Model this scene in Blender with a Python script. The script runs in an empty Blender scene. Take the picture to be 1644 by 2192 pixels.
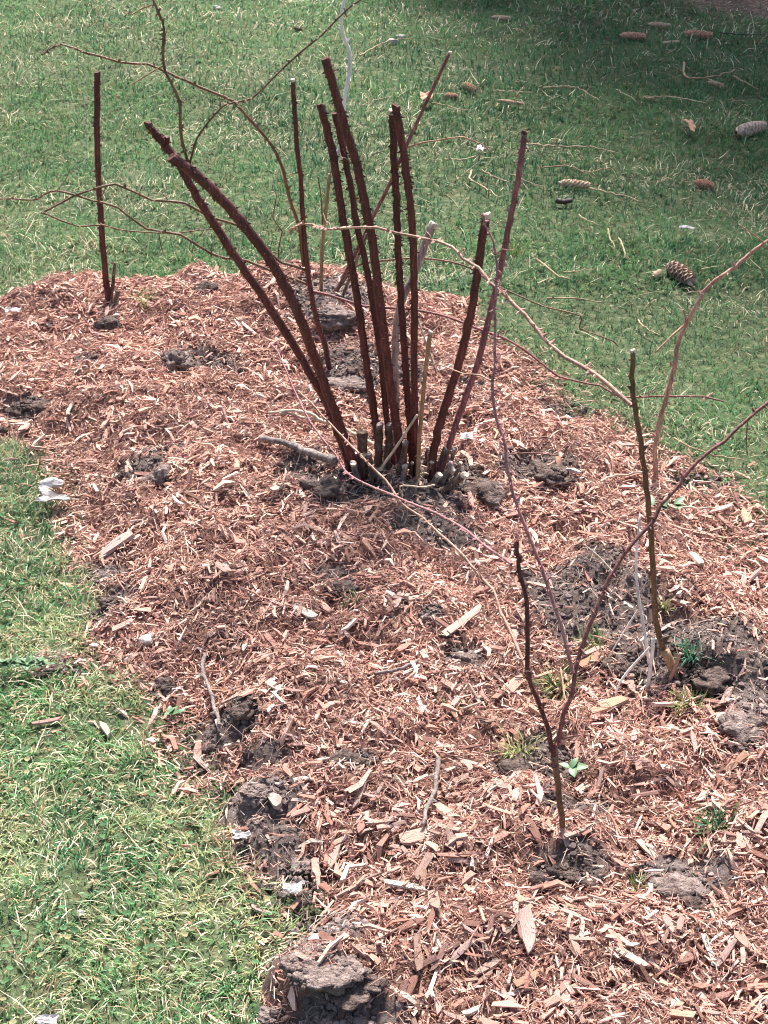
import bpy, math, random
import numpy as np
from mathutils import Vector, Matrix

# ------------------------------------------------------------------ camera, sky, sun, exposure
SC = bpy.context.scene
CAM_H, PITCH, FPX = 1.6, math.radians(30.0), 3290.0      # eye height, downward pitch, focal length in photo pixels
cam_d = bpy.data.cameras.new('camera'); cam = bpy.data.objects.new('camera', cam_d)
SC.collection.objects.link(cam); SC.camera = cam
cam_d.sensor_fit = 'HORIZONTAL'; cam_d.sensor_width = 36.0; cam_d.lens = FPX / 1644.0 * 36.0
cam_d.clip_start = 0.05; cam_d.clip_end = 2000.0
cam.location = (0, 0, CAM_H); cam.rotation_euler = (math.pi / 2 - PITCH, 0, 0)

SUN_EL, SUN_AZ = math.radians(57.0), math.radians(6.0)   # azimuth from +Y (away from the camera) towards +X
W = bpy.data.worlds.new('World'); SC.world = W; W.use_nodes = True
nt = W.node_tree; bg = nt.nodes['Background']
sky = nt.nodes.new('ShaderNodeTexSky'); sky.sky_type = 'NISHITA'; sky.sun_disc = False
sky.sun_elevation = SUN_EL; sky.sun_rotation = SUN_AZ; sky.air_density = 1.0; sky.dust_density = 3.0; sky.ozone_density = 1.0
nt.links.new(sky.outputs[0], bg.inputs[0]); bg.inputs[1].default_value = 0.105
sun_d = bpy.data.lights.new('sun', 'SUN'); sun = bpy.data.objects.new('sun', sun_d); SC.collection.objects.link(sun)
sun_d.energy = 5.0; sun_d.angle = math.radians(9.0); sun_d.color = (1.0, 0.965, 0.93)
sdir = Vector((math.sin(SUN_AZ) * math.cos(SUN_EL), math.cos(SUN_AZ) * math.cos(SUN_EL), math.sin(SUN_EL)))
sun.rotation_euler = sdir.to_track_quat('Z', 'Y').to_euler(); sun.location = sdir * 30
VS = SC.view_settings
VS.view_transform = 'Standard'; VS.look = 'None'; VS.gamma = 1.0; VS.use_curve_mapping = False; VS.exposure = 1.32
SC.cycles.max_bounces = 5; SC.cycles.diffuse_bounces = 3; SC.cycles.transmission_bounces = 3
SC.cycles.filter_width = 1.05
SC.cycles.caustics_reflective = False; SC.cycles.caustics_refractive = False

rng = np.random.default_rng(7); R = random.Random(11)
COL = SC.collection

# ------------------------------------------------------------------ helpers: picture point -> place
CP, SP = math.cos(PITCH), math.sin(PITCH)
def ray(px, py):
    u, v = (px - 822.0) / FPX, -(py - 1096.0) / FPX
    return Vector((u, CP + v * SP, -SP + v * CP))
def at_depth(px, py, Y):
    d = ray(px, py); t = Y / d.y
    return Vector((d.x * t, Y, CAM_H + d.z * t))
def at_z(px, py, z=0.0):
    d = ray(px, py); t = (z - CAM_H) / d.z
    return Vector((d.x * t, d.y * t, z))
def px_size(p):                      # metres per photo pixel at a place
    return (p.y * CP + (CAM_H - p.z) * SP) / FPX

# ------------------------------------------------------------------ noise and terrain
def _hash(ix, iy, seed):
    h = (ix.astype(np.int64) * 374761393 + iy.astype(np.int64) * 668265263 + seed * 974634777) & 0xFFFFFFFF
    h = ((h ^ (h >> 13)) * 1274126177) & 0xFFFFFFFF
    return ((h ^ (h >> 16)) & 0xFFFF) / 65535.0
def vnoise(x, y, s, seed=0):
    x = np.asarray(x, float) / s; y = np.asarray(y, float) / s
    ix, iy = np.floor(x), np.floor(y); fx, fy = x - ix, y - iy
    fx = fx * fx * (3 - 2 * fx); fy = fy * fy * (3 - 2 * fy)
    a, b = _hash(ix, iy, seed), _hash(ix + 1, iy, seed); c, d = _hash(ix, iy + 1, seed), _hash(ix + 1, iy + 1, seed)
    return (a * (1 - fx) + b * fx) * (1 - fy) + (c * (1 - fx) + d * fx) * fy
def fbm(x, y, s, seed=0, o=3):
    t, a, n = 0, 1.0, 0
    for k in range(o):
        t = t + a * vnoise(x, y, s / 2 ** k, seed + 17 * k); n += a; a *= 0.5
    return t / n
def sstep(a, b, x):
    t = np.clip((x - a) / (b - a), 0, 1); return t * t * (3 - 2 * t)

BED_PX = [(-420, 670), (-150, 660), (0, 632), (60, 606), (150, 596), (300, 603), (420, 596), (560, 584), (700, 584), (830, 606), (900, 634), (1010, 630),
          (1060, 695), (1130, 740), (1180, 795), (1230, 852), (1300, 872), (1370, 905), (1420, 970), (1540, 1012), (1580, 1062),
          (1644, 1125), (1850, 1225), (2300, 1500), (2600, 2600), (800, 3000), (600, 2350), (560, 2200), (595, 2060), (575, 1935),
          (495, 1805), (440, 1690), (340, 1620), (330, 1540), (285, 1462), (125, 1420), (190, 1365), (205, 1290), (150, 1200),
          (125, 1110), (100, 1040), (30, 965), (-60, 935), (-420, 900)]
BED = np.array([at_z(x, y, 0.02)[:2] for x, y in BED_PX])
def signed(x, y, poly):
    d2 = np.full(x.shape, 1e9); ins = np.zeros(x.shape, bool)
    for (ax, ay), (bx, by) in zip(poly, np.roll(poly, -1, 0)):
        ex, ey = bx - ax, by - ay; L = ex * ex + ey * ey
        t = np.clip(((x - ax) * ex + (y - ay) * ey) / L, 0, 1)
        d2 = np.minimum(d2, (x - ax - t * ex) ** 2 + (y - ay - t * ey) ** 2)
        c = ((ay > y) != (by > y)); xi = ax + (y - ay) / (by - ay + 1e-12) * ex
        ins ^= c & (x < xi)
    return np.where(ins, 1, -1) * np.sqrt(d2)

SOIL_PX = [(660, 1930, 60, 40), (590, 1760, 60, 40), (430, 1600, 50, 18), (850, 1085, 190, 45), (920, 1050, 130, 50), (1150, 1010, 90, 40), (1290, 1290, 130, 120), (1460, 1400, 170, 100), (1190, 1270, 70, 60),
           (1570, 1490, 110, 60), (700, 2010, 120, 60), (630, 1850, 80, 60), (740, 2170, 150, 40), (545, 1685, 110, 45), (235, 1270, 70, 50), (200, 1200, 70, 20),
           (480, 1530, 80, 35), (350, 1450, 45, 22), (720, 1252, 55, 22), (990, 1405, 45, 28), (1220, 1870, 90, 38), (1450, 1895, 110, 55), (1130, 1625, 110, 55),
           (745, 800, 110, 50), (710, 665, 110, 36), (430, 775, 90, 24), (755, 1628, 50, 22), (1225, 842, 60, 18), (1480, 1000, 80, 16), (1610, 1545, 60, 45),
           (110, 1412, 70, 16), (520, 1770, 40, 25), (300, 1010, 70, 22), (360, 970, 70, 16), (560, 1600, 60, 22), (50, 860, 50, 22), (940, 1160, 120, 30), (1230, 1740, 70, 40), (870, 800, 40, 30), (1160, 800, 20, 12), (640, 1040, 60, 40), (1000, 820, 40, 20)]
GX0, GX1, GY0, GY1, GS = -2.8, 2.9, 0.75, 10.0, 0.01
gx = np.arange(GX0, GX1 + 1e-6, GS); gy = np.arange(GY0, GY1 + 1e-6, GS)
XX, YY = np.meshgrid(gx, gy)
DD = np.full(XX.shape, -1.0)
my = gy < 4.6
DD[my] = signed(XX[my], YY[my], BED)
DD[my] += (fbm(XX[my], YY[my], 0.16, 3) - 0.5) * 0.10
LAWN = (fbm(XX, YY, 1.1, 5) - 0.5) * 0.05 + (fbm(XX, YY, 0.22, 9) - 0.5) * 0.022
SOIL = np.zeros(XX.shape)
for px, py, rx, ry in SOIL_PX:
    c = at_z(px, py, 0.05); m = px_size(c); ang = math.atan2(CAM_H, c.y)
    q = ((XX - c.x) / (rx * m)) ** 2 + ((YY - c.y) / (ry * m / math.sin(ang))) ** 2
    SOIL = np.maximum(SOIL, np.exp(-q * 0.75))
DRYM = np.zeros(XX.shape)
for px, py, rx, ry in [(545, 1685, 120, 50), (630, 1850, 90, 65), (700, 2010, 140, 70), (740, 2175, 150, 45), (200, 1200, 80, 25), (110, 1412, 80, 20), (1600, 1545, 70, 45), (1450, 1880, 100, 40), (720, 660, 90, 30)]:
    c = at_z(px, py, 0.05); m = px_size(c); ang = math.atan2(CAM_H, c.y)
    DRYM = np.maximum(DRYM, np.exp(-(((XX - c.x) / (rx * m)) ** 2 + ((YY - c.y) / (ry * m / math.sin(ang))) ** 2) * .8))
SOIL = sstep(0.38, 0.62, SOIL + (fbm(XX, YY, 0.09, 21) - 0.5) * 0.55)
BEDH = (0.085 * sstep(-0.03, 0.22, DD) - 0.03 + (fbm(XX, YY, 0.30, 31) - 0.5) * 0.085 + (fbm(XX, YY, 0.10, 41, 3) - 0.5) * 0.078 + (fbm(XX, YY, 0.045, 47, 2) - 0.5) * 0.016
        + SOIL * (fbm(XX, YY, 0.05, 51, 3) - 0.62) * 0.035)
for px, py, rad, hh in [(860, 1030, 0.20, 0.045), (1440, 1430, 0.14, 0.03), (1205, 1780, 0.12, 0.03), (690, 2060, 0.09, 0.055), (230, 650, 0.2, 0.04), (700, 640, 0.25, 0.03), (1500, 1500, .15, .02), (480, 640, .22, .03), (250, 1280, .06, .03), (560, 1690, .10, .03)]:
    c = at_z(px, py, 0.05); BEDH += hh * np.exp(-((XX - c.x) ** 2 + (YY - c.y) ** 2) / rad ** 2)
BEDH = np.where(DD < 0, BEDH - sstep(0, 0.06, -DD) * 0.09, BEDH)
GROUND = np.where(DD > -0.05, np.maximum(LAWN, BEDH), LAWN)
CLODS = [(375, 765, 62, 62, 'drysoil', 'upright grey brown earth clod in the far mulch before the tall cane'),
         (50, 868, 60, 46, 'soil', 'dark round clod at the edge of the picture beside a tan chip'),
         (8, 920, 24, 34, 'soil', 'small black clod cut by the picture edge'),
         (272, 1012, 36, 42, 'soil', 'dark upright clod, first of two near the lawn edge'),
         (348, 1018, 48, 40, 'drysoil', 'paler clod, second of two near the lawn edge'),
         (238, 1292, 60, 46, 'soil', 'dark crumbly clod at the cut lawn edge'),
         (350, 1462, 52, 30, 'soil', 'dark clod beside the crooked grey twig'),
         (525, 1500, 60, 40, 'soil', 'dark clod on the other side of the crooked grey twig'),
         (1000, 1408, 56, 40, 'drysoil', 'crusty brown clod in the mulch before the forked branch'),
         (925, 1300, 50, 36, 'drysoil', 'small crusty clod behind the middle mulch twig'),
         (1210, 1868, 76, 44, 'soil', 'black crumbly clod below the foot of the forked stem'),
         (1160, 1890, 46, 34, 'soil', 'smaller black clod next to the black crumbly one'),
         (1450, 1890, 120, 64, 'drysoil', 'broad root-matted clod in the near mulch'),
         (1490, 1935, 70, 40, 'soil', 'dark clod at the foot of the root-matted one'),
         (690, 2066, 165, 36, 'drysoil', 'big flat-topped slab of earth at the lawn edge in front'),
         (765, 2098, 90, 30, 'soil', 'dark earth lump at the end of the flat-topped slab'),
         (725, 2172, 110, 50, 'drysoil', 'earth clod at the bottom edge of the picture'),
         (585, 2170, 46, 36, 'drysoil', 'small knobbly clod beside the grass at the bottom'),
         (1590, 1545, 70, 40, 'drysoil', 'grey crusty clod by the edge under the olive cane'),
         (1600, 1590, 70, 40, 'soil', 'dark clod below the grey crusty one'),
         (745, 820, 110, 60, 'drysoil', 'broad grey clod behind the clump at the foot of the slender cane'),
         (715, 668, 80, 36, 'drysoil', 'grey clod at the back of the bed behind the canes'),
         (690, 1040, 60, 46, 'soil', 'black clod at the foot of the bent canes'),
         (1050, 1045, 80, 44, 'soil', 'dark clod beside the cut stumps of the clump'),
         (1175, 1010, 80, 40, 'soil', 'dark root-bound clod between the clump and the olive cane'),
         (540, 1690, 60, 22, 'drysoil', 'low dry earth hump near the lawn edge'),
         (640, 1850, 56, 24, 'drysoil', 'crumbly earth hump between the two white paper scraps'),
         (1130, 1640, 90, 48, 'soil', 'dark clod under the dry grass tuft'),
         (110, 1415, 90, 22, 'drysoil', 'flat pale earth crust lying on the grass'),
         (100, 603, 40, 20, 'drysoil', 'small grey clod on the far rim of the bed'),
         (435, 612, 44, 24, 'soil', 'small dark clod on the back rim of the bed'),
         (230, 690, 44, 30, 'soil', 'dark clod in front of the tall single cane'),
         (190, 765, 40, 18, 'soil', 'black clod in a hollow of the far mulch'),
         (750, 1628, 60, 30, 'soil', 'dark clod in a hollow of the near middle mulch'),
         (720, 1258, 60, 28, 'soil', 'dark clod in a hollow before the clump'),
         (1340, 1420, 90, 40, 'soil', 'dark clod just under the white dried stalk'),
         (1510, 1440, 80, 40, 'soil', 'dark clod behind the bluish grass tuft')]
for px, py, w, h, mt, lab in CLODS:                                 # the bed swells round each clod, so chips climb its flanks
    c = at_z(px, py + h * .3, 0.05); q = w * px_size(c) * .62
    k = (np.abs(XX - c.x) < 3 * q) & (np.abs(YY - c.y) < 3 * q)
    dome = .22 * q * np.exp(-(((XX[k] - c.x) / q) ** 2 + ((YY[k] - c.y) / q) ** 2)); BEDH[k] += dome; GROUND[k] += dome * (DD[k] > -.05)
def samp(A, x, y):
    fx = np.clip((np.asarray(x) - GX0) / GS, 0, len(gx) - 1.001); fy = np.clip((np.asarray(y) - GY0) / GS, 0, len(gy) - 1.001)
    ix, iy = fx.astype(int), fy.astype(int); fx, fy = fx - ix, fy - iy
    return (A[iy, ix] * (1 - fx) + A[iy, ix + 1] * fx) * (1 - fy) + (A[iy + 1, ix] * (1 - fx) + A[iy + 1, ix + 1] * fx) * fy
def gz(x, y): return float(samp(GROUND, np.array(x), np.array(y)))
def G(px, py, up=0.0):               # where a picture point meets the ground
    z = 0.03
    for _ in range(7):
        p = at_z(px, py, z); z = 0.5 * z + 0.5 * (gz(p.x, p.y) + up)
    p = at_z(px, py, z); return Vector((p.x, p.y, gz(p.x, p.y) + up))
def gnormal(x, y, e=0.03):
    return Vector((gz(x - e, y) - gz(x + e, y), gz(x, y - e) - gz(x, y + e), 2 * e)).normalized()

# ------------------------------------------------------------------ helpers: meshes, objects, materials
def np_mesh(name, V, F, col=None, smooth=False, fmat=None):
    V = np.asarray(V, np.float32); F = np.asarray(F, np.int32); k = F.shape[1]
    me = bpy.data.meshes.new(name)
    me.vertices.add(len(V)); me.vertices.foreach_set('co', V.ravel())
    me.loops.add(F.size); me.loops.foreach_set('vertex_index', F.ravel())
    me.polygons.add(len(F)); me.polygons.foreach_set('loop_start', np.arange(0, F.size, k, dtype=np.int32))
    me.polygons.foreach_set('loop_total', np.full(len(F), k, np.int32))
    me.polygons.foreach_set('use_smooth', np.full(len(F), smooth, bool))
    if fmat is not None: me.polygons.foreach_set('material_index', np.asarray(fmat, np.int32))
    if col is not None:
        a = me.attributes.new('Col', 'FLOAT_COLOR', 'POINT')
        c = np.ones((len(V), 4), np.float32); c[:, :col.shape[1]] = col; a.data.foreach_set('color', c.ravel())
    me.update(calc_edges=True)
    return me
ORG = {}
def obj(name, me, mat, parent=None, loc=(0, 0, 0)):
    o = bpy.data.objects.new(name, me); COL.objects.link(o)
    if mat is not None and not me.materials: me.materials.append(mat)
    o.location = loc
    if parent is not None: o.parent = parent
    return o
def tag(o, label, cat, group=None):
    o['label'] = label; o['category'] = cat
    if group: o['group'] = group
    return o
def kind(o, k): o['kind'] = k; return o
def empty(name, loc, label, cat, group=None):
    o = bpy.data.objects.new(name, None); COL.objects.link(o); o.location = loc; o.empty_display_size = 0.05
    ORG[o.name] = Vector(loc); return tag(o, label, cat, group)
def rootpos(o):
    while o.parent: o = o.parent
    return ORG[o.name]

class N:
    def __init__(s, name):
        s.m = bpy.data.materials.new(name); s.m.use_nodes = True; s.t = s.m.node_tree; s.b = s.t.nodes['Principled BSDF']
    def n(s, ty, **kw):
        q = s.t.nodes.new(ty)
        for k, v in kw.items():
            if k in q.inputs: q.inputs[k].default_value = v
            else: setattr(q, k, v)
        return q
    def l(s, a, b): s.t.links.new(a, b)
    def ramp(s, fac, stops):
        r = s.n('ShaderNodeValToRGB'); e = r.color_ramp.elements
        while len(e) < len(stops): e.new(0.5)
        for q, (p, c) in zip(e, stops): q.position = p; q.color = (*c, 1)
        s.l(fac, r.inputs[0]); return r.outputs[0]
    def noise(s, vec, scale, detail=4, rough=0.6):
        q = s.n('ShaderNodeTexNoise'); q.inputs['Scale'].default_value = scale; q.inputs['Detail'].default_value = detail; q.inputs['Roughness'].default_value = rough
        if vec is not None: s.l(vec, q.inputs['Vector'])
        return q.outputs['Fac']
    def mul(s, a, b):
        q = s.n('ShaderNodeMix', data_type='RGBA', blend_type='MULTIPLY'); q.inputs[0].default_value = 1.0
        s.l(a, q.inputs[6]); s.l(b, q.inputs[7]); return q.outputs[2]
    def bump(s, h, dist, strength=1.0):
        q = s.n('ShaderNodeBump'); q.inputs['Strength'].default_value = strength; q.inputs['Distance'].default_value = dist
        s.l(h, q.inputs['Height']); s.l(q.outputs[0], s.b.inputs['Normal'])
    def pos(s): return s.n('ShaderNodeNewGeometry').outputs['Position']
    def oc(s): return s.n('ShaderNodeTexCoord').outputs['Object']
    def attr(s): return s.n('ShaderNodeAttribute', attribute_name='Col').outputs['Color']
    def set(s, rough=0.8, spec=0.3):
        s.b.inputs['Roughness'].default_value = rough; s.b.inputs['Specular IOR Level'].default_value = spec; return s.m

def mat_noise(name, stops, scale=40, rough=0.85, spec=0.25, bump=0.0, bscale=None, stretch=None):
    k = N(name); v = k.pos()
    if stretch:
        mp = k.n('ShaderNodeMapping'); mp.inputs['Scale'].default_value = stretch; k.l(v, mp.inputs['Vector']); v = mp.outputs[0]
    f = k.noise(v, scale); k.l(k.ramp(f, stops), k.b.inputs['Base Color'])
    if bump: k.bump(k.noise(v, bscale or scale * 2), bump)
    return k.set(rough, spec)

def mat_grass():
    k = N('grass_blade'); c = k.attr(); k.l(c, k.b.inputs['Base Color']); k.set(0.7, 0.15)
    tr = k.n('ShaderNodeBsdfTranslucent'); k.l(c, tr.inputs[0])
    mx = k.n('ShaderNodeMixShader'); mx.inputs[0].default_value = 0.38
    k.l(k.b.outputs[0], mx.inputs[1]); k.l(tr.outputs[0], mx.inputs[2]); k.l(mx.outputs[0], k.t.nodes['Material Output'].inputs[0])
    return k.m
def mat_chipmass():
    k = N('chip_mass'); c = k.attr(); f = k.noise(k.pos(), 260, 3)
    k.l(k.mul(c, k.ramp(f, [(0.25, (.72, .69, .67)), (0.7, (1.1, 1.08, 1.07))])), k.b.inputs['Base Color'])
    k.bump(f, 0.0015); return k.set(0.8, 0.2)
CHIP_TONES = {'red': (.50, .28, .225), 'tan': (.58, .38, .30), 'pale': (.66, .48, .39), 'pink': (.61, .41, .35), 'white': (.76, .66, .57), 'brown': (.34, .175, .135), 'orange': (.58, .345, .23)}
def mat_chip(tone):
    k = N('wood_chip_' + tone); b = CHIP_TONES[tone]
    mp = k.n('ShaderNodeMapping'); mp.inputs['Scale'].default_value = (2.5, 16, 10); k.l(k.oc(), mp.inputs['Vector'])
    f = k.noise(mp.outputs[0], 1.4, 4, 0.65)
    rnd = k.n('ShaderNodeObjectInfo').outputs['Random']
    tint = k.ramp(rnd, [(0, (.72, .68, .66)), (0.5, (.98, .96, .95)), (1, (1.04, 1.03, 1.02))])
    b = tuple(x * .86 for x in b)
    g = k.ramp(f, [(0.28, tuple(x * .42 for x in b)), (0.45, tuple(x * .85 for x in b)), (0.62, b), (0.8, tuple(min(.85, x * 1.25) for x in b))])
    k.l(k.mul(g, tint), k.b.inputs['Base Color']); k.bump(f, 0.0025); return k.set(0.78, 0.25)
def mat_bark(name, dark, mid, light, rough=0.55, spec=0.4, scale=60, weather=.5):
    k = N(name); v = k.pos()
    mp = k.n('ShaderNodeMapping'); mp.inputs['Scale'].default_value = (1, 1, 0.16); k.l(v, mp.inputs['Vector'])
    f = k.noise(mp.outputs[0], scale * 3, 4, 0.7); f2 = k.noise(v, 14, 4)
    c = k.ramp(f, [(0.3, dark), (0.52, mid), (0.75, light)])
    c = k.mul(c, k.ramp(f2, [(0.3, (.6, .55, .53)), (0.7, (1.25, 1.15, 1.12))]))
    sp = k.ramp(k.noise(v, 330, 2, .5), [(.66, (0, 0, 0)), (.72, (1, 1, 1))])                 # pale lenticels and scars
    wt = k.ramp(k.noise(mp.outputs[0], 34, 4, .7), [(.56, (0, 0, 0)), (.70, (weather,) * 3)])   # weathered grey strips of peeling bark
    for w, tone in ((sp, tuple(min(.6, x * 1.5 + .09) for x in light)), (wt, tuple(x * .8 + .035 for x in light))):
        m = k.n('ShaderNodeMix', data_type='RGBA'); k.l(w, m.inputs[0]); k.l(c, m.inputs[6]); m.inputs[7].default_value = (*tone, 1); c = m.outputs[2]
    k.l(c, k.b.inputs['Base Color']); k.bump(f, 0.002); return k.set(rough, spec)

M = dict(
    grass=mat_grass(), mass=mat_chipmass(),
    cane=mat_bark('dark_red_cane', (.03, .008, .008), (.085, .019, .017), (.165, .046, .04), weather=.25),
    purple=mat_bark('purple_cane', (.09, .03, .038), (.21, .08, .088), (.36, .17, .165)),
    olive=mat_bark('olive_brown_cane', (.05, .03, .016), (.13, .075, .035), (.26, .17, .09)),
    twig=mat_bark('brown_twig', (.06, .032, .016), (.15, .085, .042), (.28, .17, .09)),
    redtwig=mat_bark('red_twig', (.08, .027, .025), (.19, .07, .06), (.33, .15, .125)),
    violettwig=mat_bark('violet_twig', (.16, .06, .065), (.34, .15, .155), (.5, .28, .27)),
    pinktwig=mat_bark('pink_tan_twig', (.18, .09, .06), (.38, .22, .16), (.55, .37, .28)),
    tan=mat_bark('tan_stick', (.16, .09, .045), (.30, .19, .10), (.45, .31, .19)),
    pale=mat_bark('pale_stick', (.35, .28, .20), (.55, .47, .36), (.7, .62, .5), rough=.8, spec=.2),
    white=mat_bark('white_stalk', (.62, .57, .5), (.8, .77, .71), (.86, .84, .8), rough=.85, spec=.2),
    grey=mat_bark('grey_dead_stick', (.09, .075, .07), (.22, .19, .175), (.42, .37, .34), rough=.85, spec=.2),
    lawntwig=mat_bark('bleached_twig', (.22, .17, .10), (.40, .33, .2), (.55, .48, .33), rough=.85, spec=.2),
    darktwig=mat_bark('dark_twig', (.02, .014, .01), (.05, .035, .025), (.1, .075, .06)),
    deadcane=mat_bark('weathered_cane', (.16, .10, .085), (.36, .26, .23), (.58, .47, .43), rough=.85, spec=.2),
    stump=mat_bark('weathered_stump', (.05, .035, .028), (.14, .1, .075), (.3, .23, .18), rough=.9, spec=.15),
    cut=mat_noise('fresh_cut_wood', [(.3, (.42, .33, .24)), (.7, (.68, .59, .47))], 120, .8, .2),
    redcut=mat_noise('red_cut_wood', [(.3, (.045, .018, .014)), (.7, (.13, .055, .042))], 120, .8, .2),
    soil=mat_noise('clod_soil', [(.28, (.055, .038, .031)), (.5, (.125, .09, .077)), (.75, (.235, .178, .155))], 90, .97, .08, .012, 150),
    drysoil=mat_noise('dry_clod_soil', [(.28, (.10, .073, .062)), (.5, (.225, .168, .147)), (.75, (.36, .283, .253))], 90, .97, .08, .012, 150),
    stone=mat_noise('pale_stone', [(.3, (.27, .235, .215)), (.7, (.5, .45, .42))], 60, .8, .3, .003),
    greystone=mat_noise('grey_stone', [(.3, (.16, .155, .15)), (.7, (.36, .35, .34))], 60, .8, .3, .003),
    paper=mat_noise('white_paper', [(.3, (.36, .32, .30)), (.7, (.60, .56, .54))], 45, .85, .1, .004),
    cone=mat_noise('spruce_cone', [(.3, (.2, .11, .07)), (.55, (.42, .27, .2)), (.75, (.6, .43, .34))], 90, .75, .3),
    palecone=mat_noise('bleached_cone', [(.3, (.36, .23, .14)), (.55, (.58, .42, .28)), (.75, (.72, .57, .42))], 90, .8, .2),
    redcone=mat_noise('red_brown_cone', [(.3, (.32, .14, .08)), (.55, (.6, .33, .22)), (.75, (.72, .48, .36))], 90, .75, .3),
    greycone=mat_noise('weathered_cone', [(.3, (.22, .14, .10)), (.55, (.48, .34, .26)), (.75, (.68, .54, .45))], 90, .8, .2),
    leaf=mat_noise('green_leaf', [(.3, (.06, .12, .05)), (.7, (.13, .21, .10))], 60, .5, .4),
    dryleaf=mat_noise('dry_leaf', [(.3, (.3, .15, .09)), (.7, (.5, .3, .2))], 60, .8, .2),
    needle=mat_noise('spruce_needle', [(.3, (.012, .03, .012)), (.7, (.035, .07, .025))], 20, .7, .2),
    spbark=mat_noise('spruce_bark', [(.3, (.05, .035, .028)), (.7, (.16, .11, .085))], 20, .9, .1, .01, stretch=(1, 1, .2)),
)
CHIPM = {t: mat_chip(t) for t in CHIP_TONES}

# ground material: earth with thatch under the grass, bare brown litter by the spruce
def mat_ground():
    k = N('lawn_earth'); v = k.pos()
    a = k.ramp(k.noise(v, 45, 5), [(.3, (.033, .046, .022)), (.55, (.083, .10, .05)), (.75, (.2, .185, .115))])
    far = k.ramp(k.noise(v, 7, 5), [(.3, (.045, .075, .026)), (.7, (.1, .14, .05))])
    dirt = k.ramp(k.noise(v, 60, 5), [(.35, (.03, .02, .016)), (.5, (.10, .068, .055)), (.7, (.24, .18, .15))])
    at = k.n('ShaderNodeAttribute', attribute_name='Col'); sep = k.n('ShaderNodeSeparateColor'); k.l(at.outputs['Color'], sep.inputs[0])
    m1 = k.n('ShaderNodeMix', data_type='RGBA'); k.l(sep.outputs[0], m1.inputs[0]); k.l(a, m1.inputs[6]); k.l(far, m1.inputs[7])
    m2 = k.n('ShaderNodeMix', data_type='RGBA'); k.l(sep.outputs[1], m2.inputs[0]); k.l(m1.outputs[2], m2.inputs[6]); k.l(dirt, m2.inputs[7])
    k.l(m2.outputs[2], k.b.inputs['Base Color']); k.bump(k.noise(v, 90, 4), .01); return k.set(.95, .1)
def mat_bed():
    k = N('mulch_and_soil'); v = k.pos()
    mul = k.ramp(k.noise(v, 150, 5, .7), [(.3, (.12, .06, .045)), (.5, (.27, .145, .11)), (.72, (.47, .295, .235))])
    soil = k.ramp(k.noise(v, 60, 6, .7), [(.3, (.065, .046, .038)), (.5, (.145, .106, .092)), (.72, (.27, .21, .185))])
    at = k.n('ShaderNodeAttribute', attribute_name='Col'); sep = k.n('ShaderNodeSeparateColor'); k.l(at.outputs['Color'], sep.inputs[0])
    dry = k.ramp(k.noise(v, 110, 6, .7), [(.3, (.11, .083, .075)), (.5, (.205, .16, .147)), (.72, (.33, .27, .25))])
    ms = k.n('ShaderNodeMix', data_type='RGBA'); k.l(sep.outputs[1], ms.inputs[0]); k.l(soil, ms.inputs[6]); k.l(dry, ms.inputs[7]); soil = ms.outputs[2]
    m = k.n('ShaderNodeMix', data_type='RGBA'); k.l(sep.outputs[0], m.inputs[0]); k.l(mul, m.inputs[6]); k.l(soil, m.inputs[7])
    k.l(m.outputs[2], k.b.inputs['Base Color']); k.bump(k.noise(v, 120, 6, .75), .012); return k.set(.95, .1)

# ------------------------------------------------------------------ setting: lawn ground, mulch bed
DIRT_C = at_z(1700, -10, 0)
def dirt_mask(x, y):
    q = np.sqrt(((x - DIRT_C.x - .2) / .9) ** 2 + ((y - DIRT_C.y - .05) / 1.3) ** 2)
    return 1 - sstep(.55, 1.05, q + (fbm(x, y, .35, 77) - .5) * .7)
def build_ground():
    xs = np.concatenate([[-600, -200, -60, -20, -8, -4.5], np.arange(-2.8, 2.9, .03), [4.5, 8, 20, 60, 200, 600]])
    ys = np.concatenate([[-600, -200, -60, -20, -6, -2, 0], np.arange(.75, 10.0, .03), [10.6, 12, 15, 20, 30, 60, 150, 400, 900]])
    X, Y = np.meshgrid(xs, ys); ins = (X >= GX0) & (X <= GX1) & (Y >= GY0) & (Y <= GY1)
    Z = np.where(ins, samp(LAWN, X, Y), 0); d = np.where(ins, samp(DD, X, Y), -1); Z = Z - .03 * sstep(-.02, .15, d)
    ny, nx = X.shape; i = np.arange(ny * nx).reshape(ny, nx)
    F = np.stack([i[:-1, :-1], i[:-1, 1:], i[1:, 1:], i[1:, :-1]], -1).reshape(-1, 4)
    c = np.stack([np.where((Y > 9.5) | (abs(X) > 3) | (Y < .7), 1, 0), dirt_mask(X, Y), X * 0], -1).reshape(-1, 3).astype(np.float32)
    kind(obj('lawn_ground', np_mesh('lawn_ground', np.stack([X, Y, Z], -1).reshape(-1, 3), F, c, True), mat_ground()), 'structure')
    iy = np.where(gy < 4.6)[0]; s = slice(iy[0], iy[-1] + 1)
    X, Y, Z, d = XX[s], YY[s], BEDH[s], DD[s]
    ny, nx = X.shape; i = np.arange(ny * nx).reshape(ny, nx); ok = d > -.06
    q = ok[:-1, :-1] & ok[:-1, 1:] & ok[1:, 1:] & ok[1:, :-1]
    F = np.stack([i[:-1, :-1], i[:-1, 1:], i[1:, 1:], i[1:, :-1]], -1)[q]
    u, inv = np.unique(F.ravel(), return_inverse=True)
    c = np.stack([np.maximum(SOIL[s], sstep(.03, -.02, d) * .8), DRYM[s], d * 0], -1).reshape(-1, 3)[u].astype(np.float32)
    kind(obj('mulch_bed', np_mesh('mulch_bed', np.stack([X, Y, Z], -1).reshape(-1, 3)[u], inv.reshape(-1, 4), c, True), mat_bed()), 'structure')
build_ground()

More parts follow.
